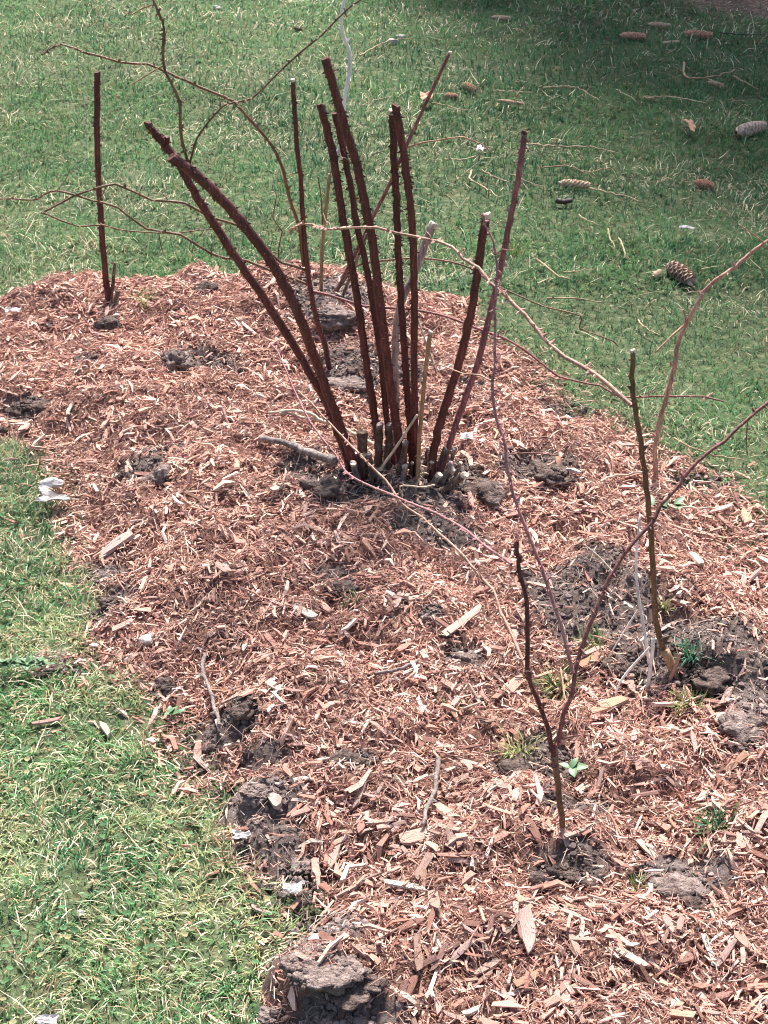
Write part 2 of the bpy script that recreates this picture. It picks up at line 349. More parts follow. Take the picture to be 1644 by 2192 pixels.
# ------------------------------------------------------------------ grass (nobody could count it)
def blades(P, L, Wd, az, lean, curl, col):
    n = len(P); d = np.stack([np.cos(az), np.sin(az), np.zeros(n)], -1); s = np.stack([-np.sin(az), np.cos(az), np.zeros(n)], -1)
    l2 = np.minimum(lean + curl, 1.9); up = np.array([0, 0, 1.0])
    m = P + (d * np.sin(lean)[:, None] + up * np.cos(lean)[:, None]) * (L * .55)[:, None]
    t = m + (d * np.sin(l2)[:, None] + up * np.cos(l2)[:, None]) * (L * .45)[:, None]
    h = s * (Wd * .5)[:, None]
    V = np.stack([P - h, P + h, m + h * .8, m - h * .8, t], 1).reshape(-1, 3)
    b = (np.arange(n) * 5)[:, None]
    F = np.concatenate([b + np.array([[0, 1, 2]]), b + np.array([[0, 2, 3]]), b + np.array([[3, 2, 4]])], 1).reshape(-1, 3)
    return V, F, np.repeat(col, 5, 0)
def grass_cols(x, y, near):
    n = len(x); a = fbm(x, y, .45, 91); b = fbm(x, y, .12, 95); r = rng.random(n)
    dark = np.array([.042, .116, .045]); mid = np.array([.094, .196, .072]); yel = np.array([.225, .265, .125]); blue = np.array([.085, .185, .115]); straw = np.array([.55, .48, .34]); brown = np.array([.28, .19, .11])
    t = np.clip((a - .38) / .22 + rng.normal(0, .3, n), 0, 1)[:, None]
    c = dark * (1 - t) + mid * t
    sun = sstep(.2, -1.0, x) * .3  # yellower towards the left lawn: sunlight mixed into the blade colour
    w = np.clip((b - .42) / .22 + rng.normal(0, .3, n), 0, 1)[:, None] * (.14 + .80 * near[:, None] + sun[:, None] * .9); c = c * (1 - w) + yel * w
    q = (rng.random(n) < .3)[:, None]; c = np.where(q, c * .45 + blue * .55, c)
    ps = .04 + .13 * near + .20 * sstep(.5, .66, fbm(x, y, .3, 99))
    c = np.where((r < ps)[:, None], straw * rng.uniform(.6, 1.15, (n, 1)), c)
    c = np.where(((r > ps) & (r < ps + .05 + .06 * near))[:, None], brown, c)
    return c * (1.15 + .35 * near[:, None]) * rng.uniform(.65, 1.35, (n, 1)) * (.75 + .5 * fbm(x, y, .06, 93)[:, None]) * (.72 + .56 * fbm(x, y, .6, 97)[:, None])  # near-left blades lightened in colour to stand in for glaring light
def build_grass():
    Vs, Fs, Cs = [], [], []; off = 0
    for (n, x0, x1, y0, y1) in [(150000, -1.1, .1, 1.15, 3.1), (75000, -1.6, 2.0, 3.0, 4.4), (125000, -2.1, 2.1, 4.0, 6.2), (120000, -2.6, 2.8, 6.2, 9.6), (30000, .5, 2.0, 2.2, 3.4)]:
        x = rng.uniform(x0, x1, n); y = rng.uniform(y0, y1, n)
        g = rng.uniform(.35, 1.0, n); cx, cy = np.round(x / .03), np.round(y / .03)      # blades gather in small tufts
        tx = (cx + _hash(cx, cy, 5) - .5) * .03; ty = (cy + _hash(cx, cy, 6) - .5) * .03
        x, y = x * g + tx * (1 - g), y * g + ty * (1 - g)
        hw = .25 * (y * CP + CAM_H * SP) + .3
        d = samp(DD, x, y); keep = (abs(x) < hw) & ((d < 0) | (rng.random(n) < np.exp(-np.maximum(d, 0) / .02) * .5))
        keep &= rng.random(n) > dirt_mask(x, y) * .97
        thin = fbm(x, y, .12, 61); keep &= (thin > .3) | (rng.random(n) < .4)
        x, y = x[keep], y[keep]; n = len(x); z = samp(LAWN, x, y)
        near = sstep(3.6, 2.6, y) * sstep(.5, -.1, x)
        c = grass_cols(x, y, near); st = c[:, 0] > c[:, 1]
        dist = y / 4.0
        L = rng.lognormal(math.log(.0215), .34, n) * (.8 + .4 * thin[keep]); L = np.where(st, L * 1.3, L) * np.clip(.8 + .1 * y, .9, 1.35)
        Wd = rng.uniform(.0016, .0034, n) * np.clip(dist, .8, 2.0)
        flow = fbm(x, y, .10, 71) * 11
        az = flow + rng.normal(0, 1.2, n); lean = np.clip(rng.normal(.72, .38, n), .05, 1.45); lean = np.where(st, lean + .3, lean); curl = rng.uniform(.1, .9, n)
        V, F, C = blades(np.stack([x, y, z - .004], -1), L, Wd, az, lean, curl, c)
        Vs.append(V); Fs.append(F + off); Cs.append(C); off += len(V)
    o = obj('lawn_grass', np_mesh('lawn_grass', np.concatenate(Vs), np.concatenate(Fs), np.concatenate(Cs).astype(np.float32)), M['grass'])
    kind(tag(o, 'short patchy green lawn grass with straw blades around the mulch bed', 'grass'), 'stuff')
    n = 1500; x = rng.uniform(-1.9, 2.1, n); y = 1.1 + rng.random(n) ** .8 * 7.2; k = (samp(DD, x, y) < .0) & (fbm(x, y, .5, 151) > .44); x, y = x[k], y[k]; n = len(x)
    c = np.array([.58, .5, .34]) * rng.uniform(.5, 1.15, (n, 1))
    V, F, C = blades(np.stack([x, y, samp(LAWN, x, y) + rng.uniform(.012, .028, n)], -1), rng.lognormal(math.log(.05), .4, n), rng.uniform(.0016, .0032, n) * np.clip(y / 4, .8, 1.5), rng.uniform(0, 6.28, n), rng.uniform(1.25, 1.6, n), rng.normal(.05, .2, n), c)
    o = obj('dead_straw', np_mesh('dead_straw', V, F, C.astype(np.float32)), M['grass'])
    kind(tag(o, 'bleached dead grass stems lying loose over the lawn', 'straw'), 'stuff')
build_grass()

# small round clover leaves scattered in the near lawn
def build_clover():
    n = 5200; x = rng.uniform(-1.5, .1, n); y = rng.uniform(1.0, 3.1, n); k = (samp(DD, x, y) < -.01) & (fbm(x, y, .16, 131) > .47); x, y = x[k], y[k]; n = len(x)
    z = samp(LAWN, x, y) + rng.uniform(.008, .024, n); r = rng.uniform(.003, .0062, n); a = rng.uniform(0, 6.28, n); tl = rng.normal(0, .35, (n, 2))
    ang = np.linspace(0, 2 * math.pi, 7)[:-1]; ex = np.cos(ang[None] + a[:, None]) * r[:, None]; ey = np.sin(ang[None] + a[:, None]) * r[:, None] * .8
    ez = ex * tl[:, :1] + ey * tl[:, 1:]
    ring = np.stack([x[:, None] + ex, y[:, None] + ey, z[:, None] + ez], -1); V = np.concatenate([ring, np.stack([x, y, z - r * .3], -1)[:, None]], 1).reshape(-1, 3)
    b = (np.arange(n) * 7)[:, None]; F = np.concatenate([b + np.array([[i, (i + 1) % 6, 6]]) for i in range(6)], 1).reshape(-1, 3)
    c = np.where(rng.random((n, 1)) < .8, np.array([.10, .20, .09]), np.array([.34, .3, .16])) * rng.uniform(.7, 1.4, (n, 1))
    o = obj('clover_leaves', np_mesh('clover_leaves', V, F, np.repeat(c, 7, 0).astype(np.float32)), M['grass'])
    kind(tag(o, 'tiny round clover leaves among the grass beside the bed', 'clover'), 'stuff')
build_clover()

# ------------------------------------------------------------------ wood chip mulch: mass, fibres, crumbs
UNIT = np.array([[-1, -1, -1], [1, -1, -1], [1, 1, -1], [-1, 1, -1], [-1, -1, 1], [1, -1, 1], [1, 1, 1], [-1, 1, 1]], float)
QF = np.array([[0, 3, 2, 1], [4, 5, 6, 7], [0, 1, 5, 4], [1, 2, 6, 5], [2, 3, 7, 6], [3, 0, 4, 7]])
def chip_frame(x, y, n, tilt):
    e = .02
    nx = (samp(GROUND, x - e, y) - samp(GROUND, x + e, y)) / (2 * e); ny = (samp(GROUND, x, y - e) - samp(GROUND, x, y + e)) / (2 * e)
    nn = np.stack([nx * .8 + rng.normal(0, tilt, n), ny * .8 + rng.normal(0, tilt, n), np.ones(n)], -1); nn /= np.linalg.norm(nn, axis=1)[:, None]
    az = rng.uniform(0, 2 * math.pi, n); d = np.stack([np.cos(az), np.sin(az), np.zeros(n)], -1)
    d -= nn * (d * nn).sum(1)[:, None]; d /= np.linalg.norm(d, axis=1)[:, None]
    return d, np.cross(nn, d), nn
def bed_points(n, edge=.02, soilkeep=.12):
    x = rng.uniform(-1.5, 1.9, n); y = rng.uniform(1.2, 4.2, n)
    hw = .25 * (y * CP + CAM_H * SP) + .2
    d = samp(DD, x, y); p = np.clip((d + edge) / (edge * 2), 0, 1) * (1 - (1 - soilkeep) * samp(SOIL, x, y))
    spill = np.exp(-np.maximum(-d, 0) / .06) * .14 * (y < 3.6); k = (abs(x) < hw) & (rng.random(n) < np.maximum(p, spill)); return x[k], y[k]
def chip_cols(x, y):
    n = len(x); r = rng.random(n); a = fbm(x, y, .25, 141)
    pal = np.array([[.49, .275, .225], [.60, .385, .33], [.72, .55, .49], [.34, .17, .135], [.20, .105, .085], [.55, .335, .255]])
    pr = np.array([.33, .29, .10, .15, .06, .07]); i = np.searchsorted(np.cumsum(pr), r).clip(0, 5)
    return pal[i] * np.array([1.0, .985, .92]) * rng.uniform(.7, 1.2, (n, 1)) * (.72 + .6 * fbm(x, y, .11, 143)[:, None])
def chip_mass(x, y, L, ratio, bent):
    n = len(x); Wd = np.clip(L * ratio, .001, .011); T = Wd * rng.uniform(.22, .6, n)
    d, s, u = chip_frame(x, y, n, .34); z = samp(GROUND, x, y) + rng.uniform(-.003, .011, n) + T * .5
    ts = (-.5, 0, .5) if bent else (-.5, .5); V = np.empty((n, 4 * len(ts), 3)); bend = rng.normal(0, .11, n) * L; arch = rng.normal(.03, .08, n) * L
    for j, t in enumerate(ts):
        mid = bent and j == 1; f = rng.uniform(.8, 1.1, n) if mid else rng.uniform(.15, 1.0, n)
        c = np.stack([x, y, z], -1) + d * ((t + (rng.normal(0, .12, n) if mid else 0)) * L)[:, None]
        if mid: c = c + s * bend[:, None] + u * arch[:, None]
        for q, (sy, sz) in enumerate([(-1, -1), (1, -1), (1, 1), (-1, 1)]):
            V[:, j * 4 + q] = c + s * (sy * .5 * Wd * f * rng.uniform(.7, 1.1, n))[:, None] + u * (sz * .5 * T * rng.uniform(.5, 1.2, n))[:, None]
            if not mid: V[:, j * 4 + q] += d * (rng.normal(0, .06, n) * L)[:, None]
    m = len(ts); cq = [[3, 2, 1, 0], [4 * m - 4, 4 * m - 3, 4 * m - 2, 4 * m - 1]] + [[j * 4 + i, j * 4 + (i + 1) % 4, j * 4 + 4 + (i + 1) % 4, j * 4 + 4 + i] for j in range(m - 1) for i in range(4)]
    return V.reshape(-1, 3), ((np.arange(n) * 4 * m)[:, None, None] + np.array(cq)[None]).reshape(-1, 4), np.repeat(chip_cols(x, y), 4 * m, 0)
def join(parts):
    off = 0; Vs, Fs, Cs = [], [], []
    for V, F, C in parts: Vs.append(V); Fs.append(F + off); Cs.append(C); off += len(V)
    return np.concatenate(Vs), np.concatenate(Fs), np.concatenate(Cs).astype(np.float32)
def build_mulch():
    x, y = bed_points(93000); n = len(x); big = rng.random(n) < .22
    A = chip_mass(x, y, np.clip(rng.lognormal(math.log(.0178), .45, n), .006, .05), np.where(big, rng.lognormal(math.log(.27), .3, n), rng.lognormal(math.log(.13), .35, n)), True)
    x, y = bed_points(122000); n = len(x)
    B = chip_mass(x, y, np.clip(rng.lognormal(math.log(.0105), .45, n), .004, .03), rng.lognormal(math.log(.22), .4, n), False)
    o = obj('wood_chip_mulch', np_mesh('wood_chip_mulch', *join([A, B])), M['mass'])
    kind(tag(o, 'thick layer of shredded reddish wood chips covering the bed', 'mulch'), 'stuff')
    # straight and bent fibres and rootlets
    parts = []
    for cand, sk, bent in ((60000, .45, True), (120000, .2, False)):
        x, y = bed_points(cand, .03, sk); n = len(x); L = np.clip(rng.lognormal(math.log(.02 if bent else .013), .5, n), .004, .06); w = rng.uniform(.0004, .0011, n)
        d, s, u = chip_frame(x, y, n, .32); c = np.stack([x, y, samp(GROUND, x, y) + rng.uniform(.001, .013, n)], -1)
        bend = rng.normal(0, .3, (n, 1)) * L[:, None]; arch = rng.uniform(0, .3, (n, 1)) * L[:, None]
        ctr = [c - d * L[:, None] * .5] + ([c + s * bend + u * arch] if bent else []) + [c + d * L[:, None] * .5]; m = len(ctr)
        V = np.stack([ctr[j] + (s * a + u * b) * w[:, None] * (1.0 if 0 < j < m - 1 or not bent else .5) for j in range(m) for a, b in [(0.0, 1.0), (.87, -.5), (-.87, -.5)]], 1)
        q = np.array([[j * 3 + i, j * 3 + (i + 1) % 3, j * 3 + 3 + (i + 1) % 3, j * 3 + 3 + i] for j in range(m - 1) for i in range(3)])
        F = ((np.arange(n) * 3 * m)[:, None, None] + q[None]).reshape(-1, 4)
        sl = samp(SOIL, x, y)[:, None]; col = chip_cols(x, y) * (1 - sl) + sl * np.array([.46, .36, .3]) * rng.uniform(.4, 1.1, (n, 1)); parts.append((V.reshape(-1, 3), F, np.repeat(col, 3 * m, 0)))
    o = obj('bark_fibres', np_mesh('bark_fibres', *join(parts)), M['mass'])
    kind(tag(o, 'fine shredded bark fibres and rootlets strewn through the mulch', 'fibres'), 'stuff')
    # soil crumbs
    n = 130000; x = rng.uniform(-1.4, 1.8, n); y = rng.uniform(1.0, 4.2, n); k = (samp(SOIL, x, y) * (samp(DD, x, y) > -.03) > rng.random(n) * 1.0 + .05); x, y = x[k], y[k]; n = len(x)
    ico = np.array([[0, 0, 1], [.89, 0, .45], [.28, .85, .45], [-.72, .53, .45], [-.72, -.53, .45], [.28, -.85, .45], [.72, .53, -.45], [-.28, .85, -.45], [-.89, 0, -.45], [-.28, -.85, -.45], [.72, -.53, -.45], [0, 0, -1]])
    IF = np.array([[0, 1, 2], [0, 2, 3], [0, 3, 4], [0, 4, 5], [0, 5, 1], [1, 6, 2], [2, 7, 3], [3, 8, 4], [4, 9, 5], [5, 10, 1], [6, 7, 2], [7, 8, 3], [8, 9, 4], [9, 10, 5], [10, 6, 1], [11, 7, 6], [11, 8, 7], [11, 9, 8], [11, 10, 9], [11, 6, 10]])
    r = np.clip(rng.lognormal(math.log(.0032), .5, n), .0014, .010)
    V = np.stack([x, y, samp(GROUND, x, y) + r * .25], -1)[:, None] + ico[None] * r[:, None, None] * rng.uniform(.55, 1.15, (n, 12, 1)) * rng.uniform(.7, 1.2, (n, 1, 3))
    F = ((np.arange(n) * 12)[:, None, None] + IF[None]).reshape(-1, 3)
    dm = samp(DRYM, x, y)[:, None]; col = (np.array([.118, .09, .083]) * (1 - dm) + np.array([.2, .157, .145]) * dm) * rng.uniform(.5, 1.7, (n, 1))
    o = obj('soil_crumbs', np_mesh('soil_crumbs', V.reshape(-1, 3), F, np.repeat(col, 12, 0).astype(np.float32)), M['mass'])
    kind(tag(o, 'loose dark soil crumbs filling the bare patches of the bed', 'soil'), 'stuff')
build_mulch()

# ------------------------------------------------------------------ single wood chips
def chip_mesh(k, broad=False):
    r = random.Random(100 + k); V = []; F = []; ns, npf = 5, 5
    bend = r.uniform(-.10, .10); tw = r.uniform(-.4, .4); e0, e1 = r.uniform(.3, .95), r.uniform(.3, .95)
    sk0, sk1 = r.uniform(-.12, .12), r.uniform(-.12, .12)
    prof = [(-1, -.7), (-.85, .8), (.1 + r.uniform(-.4, .4), 1.0), (.95, .55), (.9, -.8)]
    for i in range(ns):
        t = i / (ns - 1); x = t - .5
        wd = .5 * (e0 if i == 0 else e1 if i == ns - 1 else r.uniform(.82, 1.05)); c = bend * (4 * x * x - .5) * 4; a = tw * x
        for (py, pz) in prof:
            yy, zz = py * wd * r.uniform(.9, 1.06), pz * .5 * r.uniform(.8, 1.1)
            sx = (sk0 if i == 0 else sk1 if i == ns - 1 else 0) * py + (r.uniform(-.05, .05) if i in (0, ns - 1) else 0)
            V.append((x + sx, yy * math.cos(a) - zz * math.sin(a) * .3, zz + yy * math.sin(a) * .3 + c * .8))
    for i in range(ns - 1):
        for j in range(npf): F.append((i * npf + j, i * npf + (j + 1) % npf, (i + 1) * npf + (j + 1) % npf, (i + 1) * npf + j))
    me = bpy.data.meshes.new('wood_chip'); me.from_pydata(V, [], F + [tuple(range(npf))[::-1], tuple(range((ns - 1) * npf, ns * npf))]); me.update(); return me
CHIPME = [chip_mesh(k) for k in range(12)]
CHIPVAR = {}
def chip(p, ux, L, Wd, T, tone, k, label, group=None, tilt=0.12, lift=0.35, rr=R):
    n = gnormal(p.x, p.y, .04); n = (n + Vector((rr.gauss(0, tilt), rr.gauss(0, tilt), 0))).normalized()
    ux = (ux - n * ux.dot(n)).normalized(); uy = n.cross(ux)
    me = CHIPVAR.get((k, tone))
    if me is None:
        me = CHIPME[k].copy(); me.materials.append(CHIPM[tone]); CHIPVAR[(k, tone)] = me
    o = bpy.data.objects.new('wood_chip', me); COL.objects.link(o)
    c = p + n * (T * lift)
    o.matrix_basis = Matrix(((ux.x * L, uy.x * Wd, n.x * T, c.x), (ux.y * L, uy.y * Wd, n.y * T, c.y), (ux.z * L, uy.z * Wd, n.z * T, c.z), (0, 0, 0, 1)))
    return tag(o, label, 'wood chip', group)
CHIPS = [  # px, py, length px, width px, angle in the picture (deg), tone, label
    (250, 1167, 80, 30, 10, 'pink', 'large flat pinkish wood chip on the mulch beside the lawn edge'),
    (990, 1330, 90, 17, 33, 'pale', 'long pale wood chip pointing up towards the fork of red stems'),
    (1290, 1515, 92, 26, 12, 'orange', 'thick orange wood chip in front of the white dried stalk'),
    (1555, 1495, 62, 17, 72, 'pink', 'upright pinkish wood chip on dark soil below the olive cane'),
    (900, 1790, 88, 38, 2, 'tan', 'broad ribbed tan wood chip beside the foot of the forked stem'),
    (955, 1742, 66, 25, -50, 'tan', 'slanting tan wood chip just above the broad ribbed chip'),
    (715, 1830, 60, 22, 68, 'pale', 'pale wood chip tilted upright above the crumpled white paper'),
    (676, 1862, 46, 21, -85, 'tan', 'stubby tan wood chip standing upright beside a pale tilted chip'),
    (868, 1897, 100, 15, -22, 'white', 'long whitish splinter of wood at the near end of the bed'),
    (930, 1935, 70, 27, -72, 'tan', 'tan wood chip crossing the end of a whitish splinter'),
    (1130, 1992, 84, 34, -82, 'pink', 'wide pinkish wood chip lying lengthwise in the near mulch'),
    (1203, 1930, 76, 15, -42, 'orange', 'narrow orange wood chip below the dark soil clod'),
    (1222, 2005, 74, 19, -60, 'tan', 'tan wood chip next to the wide pinkish chip'),
    (1518, 2035, 64, 15, -65, 'white', 'whitish wood chip pointing down near the corner of the bed'),
    (1480, 2045, 74, 20, 33, 'red', 'reddish wood chip lying against a whitish chip'),
    (1606, 2030, 84, 18, -28, 'tan', 'tan wood chip at the edge of the picture near the whitish chip'),
    (1096, 1470, 62, 30, 45, 'tan', 'broad tan wood chip beside the left stem of the fork'),
    (1265, 1416, 46, 24, 20, 'orange', 'short orange wood chip where the red stems meet'),
    (1597, 1108, 44, 24, -70, 'orange', 'orange wood chip at the far corner of the bed by the lawn'),
    (260, 985, 46, 10, 74, 'pale', 'thin pale wood chip standing up behind two dark clods'),
    (55, 912, 56, 20, 68, 'tan', 'tan wood chip beside the round clod at the far edge'),
    (507, 884, 56, 17, 35, 'tan', 'tan wood chip in the middle of the bed away from the canes'),
    (1310, 1580, 50, 13, -60, 'pale', 'pale wood chip pointing down below the thick orange chip'),
    (652, 1310, 46, 18, -20, 'white', 'whitish wood chip lying alone in the middle mulch'),
    (1207, 2130, 90, 20, 24, 'tan', 'long tan wood chip at the bottom of the near mulch'),
    (1132, 2095, 62, 18, 25, 'orange', 'orange wood chip beside the long tan chip at the bottom'),
    (1042, 2072, 56, 18, 25, 'pale', 'pale wood chip below the wide pinkish chip'),
    (937, 2145, 52, 17, -80, 'pink', 'pinkish wood chip pointing down at the bottom of the bed'),
    (1010, 2165, 40, 16, 10, 'white', 'small white wood chip at the bottom edge of the bed'),
    (1250, 1685, 50, 14, 40, 'pale', 'pale wood chip just beyond the foot of the forked stem'),
    (1215, 2100, 60, 20, 60, 'red', 'reddish wood chip on top of the long tan chip'),
    (895, 2040, 64, 20, -84, 'tan', 'tan wood chip upright beside the bare soil ridge'),
    (870, 1985, 84, 20, 16, 'brown', 'curved brown wood chip below a tan upright chip'),
    (750, 1905, 60, 15, 8, 'tan', 'tan wood chip touching the crumpled white paper'),
    (590, 1715, 22, 34, 20, 'pale', 'small pale wood chip on the soil by the lawn edge'),
    (1240, 1780, 66, 12, 18, 'pale', 'pale splinter at the very foot of the forked stem'),
    (1370, 1735, 90, 9, 8, 'tan', 'thin tan splinter beside the green grass tuft'),
    (1385, 1820, 54, 16, -40, 'pale', 'pale wood chip below the thin tan splinter'),
    (1585, 1800, 40, 18, -70, 'tan', 'tan wood chip beside the green grass tuft'),
    (1505, 1705, 40, 20, 60, 'pale', 'pale square wood chip beyond the green grass tuft'),
    (1070, 1085, 70, 14, -20, 'pink', 'pinkish wood chip on the soil in front of the cane clump'),
    (100, 1545, 64, 12, 8, 'red', 'reddish wood chip lying out on the lawn'),
    (225, 1560, 40, 16, -55, 'pale', 'pale wood chip on the grass at the spilled edge'),
    (1490, 1200, 50, 20, -60, 'pale', 'pale wood chip behind the olive cane'),
    (1100, 1360, 40, 18, 75, 'pale', 'pale upright wood chip between the two red stems'),
    (880, 1285, 56, 14, 8, 'pale', 'pale wood chip beyond the dark twig in the mid mulch'),
    (1430, 1985, 44, 18, -66, 'pink', 'pinkish wood chip below the crumbly dark clod'),
    (1350, 2050, 70, 22, -20, 'pale', 'pale wood chip between the wide pinkish and reddish chips'),
    (505, 1495, 66, 12, 0, 'tan', 'tan wood chip behind the grey forked twig'),
    (590, 1470, 40, 18, -35, 'pale', 'pale wood chip beyond the grey twig to its side'),
    (430, 1005, 44, 9, 70, 'pale', 'narrow pale wood chip near the paired dark clods'),
    (560, 1950, 44, 12, -15, 'pale', 'pale wood chip on the grass below the white paper'),
]
for i, (px, py, L, Wd, a, tone, lab) in enumerate(CHIPS):
    p = G(px, py, .008); m = px_size(p); ca, sa = math.cos(math.radians(a)), math.sin(math.radians(a))
    e = at_z(px + ca * L / 2, py - sa * L / 2, p.z) - at_z(px - ca * L / 2, py + sa * L / 2, p.z)
    ln = min(e.length, L * m * 1.25)
    chip(p, e.normalized(), ln, Wd * m * (1.0 if abs(sa) > .7 else 1.2), max(.004, Wd * m * R.uniform(.25, .4)), tone, i % 12, lab, tilt=.10)
# the next largest loose chips, told apart only by where they lie
ZONES = [(1.0, 1.75, 'in the near mulch below the forked stem', 'in the near mulch'),
         (1.75, 2.25, 'in the mulch around the forked stem and olive cane', 'in the middle mulch'),
         (2.25, 3.0, 'in the mulch just before the cane clump', 'before the cane clump')]
rr = random.Random(5); cnt = 0; tries = 0
while cnt < 235 and tries < 6000:
    tries += 1; x, y = rr.uniform(-.9, 1.0), rr.uniform(1.35, 3.0)
    if rr.random() > (2.9 - y) / 1.4: continue
    if abs(x) > .25 * (y * CP + CAM_H * SP) + .03 or float(samp(DD, np.array(x), np.array(y))) < .03 or float(samp(SOIL, np.array(x), np.array(y))) > .5: continue
    L = rr.uniform(.024, .047); a = rr.uniform(0, 6.28); z = next(q for q in ZONES if q[0] <= y <= q[1] + .01)
    tone = rr.choice(['red', 'tan', 'tan', 'pale', 'pink', 'pink', 'brown', 'orange', 'red']); wr = rr.uniform(.13, .34)
    word = ('slim ' if wr < .2 else 'stubby ' if wr > .27 else 'plain ') + {'red': 'reddish', 'tan': 'tan', 'pale': 'pale', 'pink': 'pinkish', 'brown': 'brown', 'orange': 'orange'}[tone]
    chip(Vector((x, y, gz(x, y) + .009)), Vector((math.cos(a), math.sin(a), 0)), L, L * wr, L * rr.uniform(.05, .11),
         tone, rr.randrange(12), f'loose {word} wood chip {z[2]}', f'loose {word} wood chips {z[3]}', tilt=.22, rr=rr); cnt += 1

# ------------------------------------------------------------------ canes, shoots and sticks
def catmull(P, n):
    P = [P[0] * 2 - P[1]] + list(P) + [P[-1] * 2 - P[-2]]; out = []
    seg = len(P) - 3
    for i in range(n + 1):
        t = i / n * seg; k = min(int(t), seg - 1); t -= k; a, b, c, d = P[k:k + 4]
        out.append(.5 * ((2 * b) + (c - a) * t + (2 * a - 5 * b + 4 * c - d) * t * t + (3 * b - a - 3 * c + d) * t ** 3))
    return out
def tube(C, rad, sides=9, thorns=0, seed=0, tsize=.006, rough=.08, ridged=0.0, buds=0):
    r = random.Random(seed); V, F3, F4 = [], [], []; n = len(C); fr = None
    up = Vector((0, -1, 0.1)); T = []
    for i in range(n):
        t = (C[min(i + 1, n - 1)] - C[max(i - 1, 0)]).normalized(); T.append(t)
        if fr is None: fr = (up - t * up.dot(t)).normalized()
        fr = (fr - t * fr.dot(t)).normalized(); b = t.cross(fr)
        for j in range(sides):
            a = 2 * math.pi * j / sides; k = 1 + r.uniform(-rough, rough) + ridged * math.sin(a * 3 + 1)
            V.append(C[i] + (fr * math.cos(a) + b * math.sin(a)) * rad[i] * k)
    for i in range(n - 1):
        for j in range(sides): F4.append((i * sides + j, i * sides + (j + 1) % sides, (i + 1) * sides + (j + 1) % sides, (i + 1) * sides + j))
    V.append(C[-1] + T[-1] * rad[-1] * .3); F3 += [(len(V) - 1, (n - 1) * sides + j, (n - 1) * sides + (j + 1) % sides) for j in range(sides)]
    def spike(p, d, t, L, w):
        s = d.cross(t).normalized() * w; q = t * w * 1.6; k = len(V)
        V.extend([p + s, p - q, p - s, p + q, p + d * L - t * L * .25]); F3.extend([(k, k + 3, k + 4), (k + 3, k + 2, k + 4), (k + 2, k + 1, k + 4), (k + 1, k, k + 4)])
    for _ in range(int(thorns * 1.35)):
        i = r.randrange(1, n - 1); u = r.random(); p = C[i].lerp(C[i + 1], u); t = T[i]; a = r.uniform(0, 6.28)
        d = (Vector((math.cos(a), math.sin(a), 0)) - t * (Vector((math.cos(a), math.sin(a), 0))).dot(t)).normalized()
        spike(p + d * rad[i] * .85, d, t, tsize * r.uniform(.6, 1.4), tsize * .26)
    for q in range(buds):
        i = int((q + .5 + r.uniform(-.3, .3)) / buds * (n - 2)) + 1; i = min(max(i, 1), n - 2); t = T[i]; sd = 1 if q % 2 else -1
        d = (t * .9 + Vector((sd, 0, .3))).normalized(); spike(C[i], d, t, rad[i] * 4.2, rad[i] * 1.1)
    me = bpy.data.meshes.new('stem'); me.from_pydata([tuple(v) for v in V], [], F4 + F3); me.update()
    me.polygons.foreach_set('use_smooth', [True] * len(F4) + [False] * len(F3)); return me, T
def path(pts, Y0, Y1, p0=None, wob=.0, seed=0, curve=1.0):
    r = random.Random(seed); d = [0.0]
    for a, b in zip(pts, pts[1:]): d.append(d[-1] + math.hypot(b[0] - a[0], b[1] - a[1]))
    out = [at_depth(x, y, Y0 + (Y1 - Y0) * (s / d[-1]) ** curve) for (x, y), s in zip(pts, d)]
    if p0 is not None: out[0] = p0
    return out
_seed = [0]
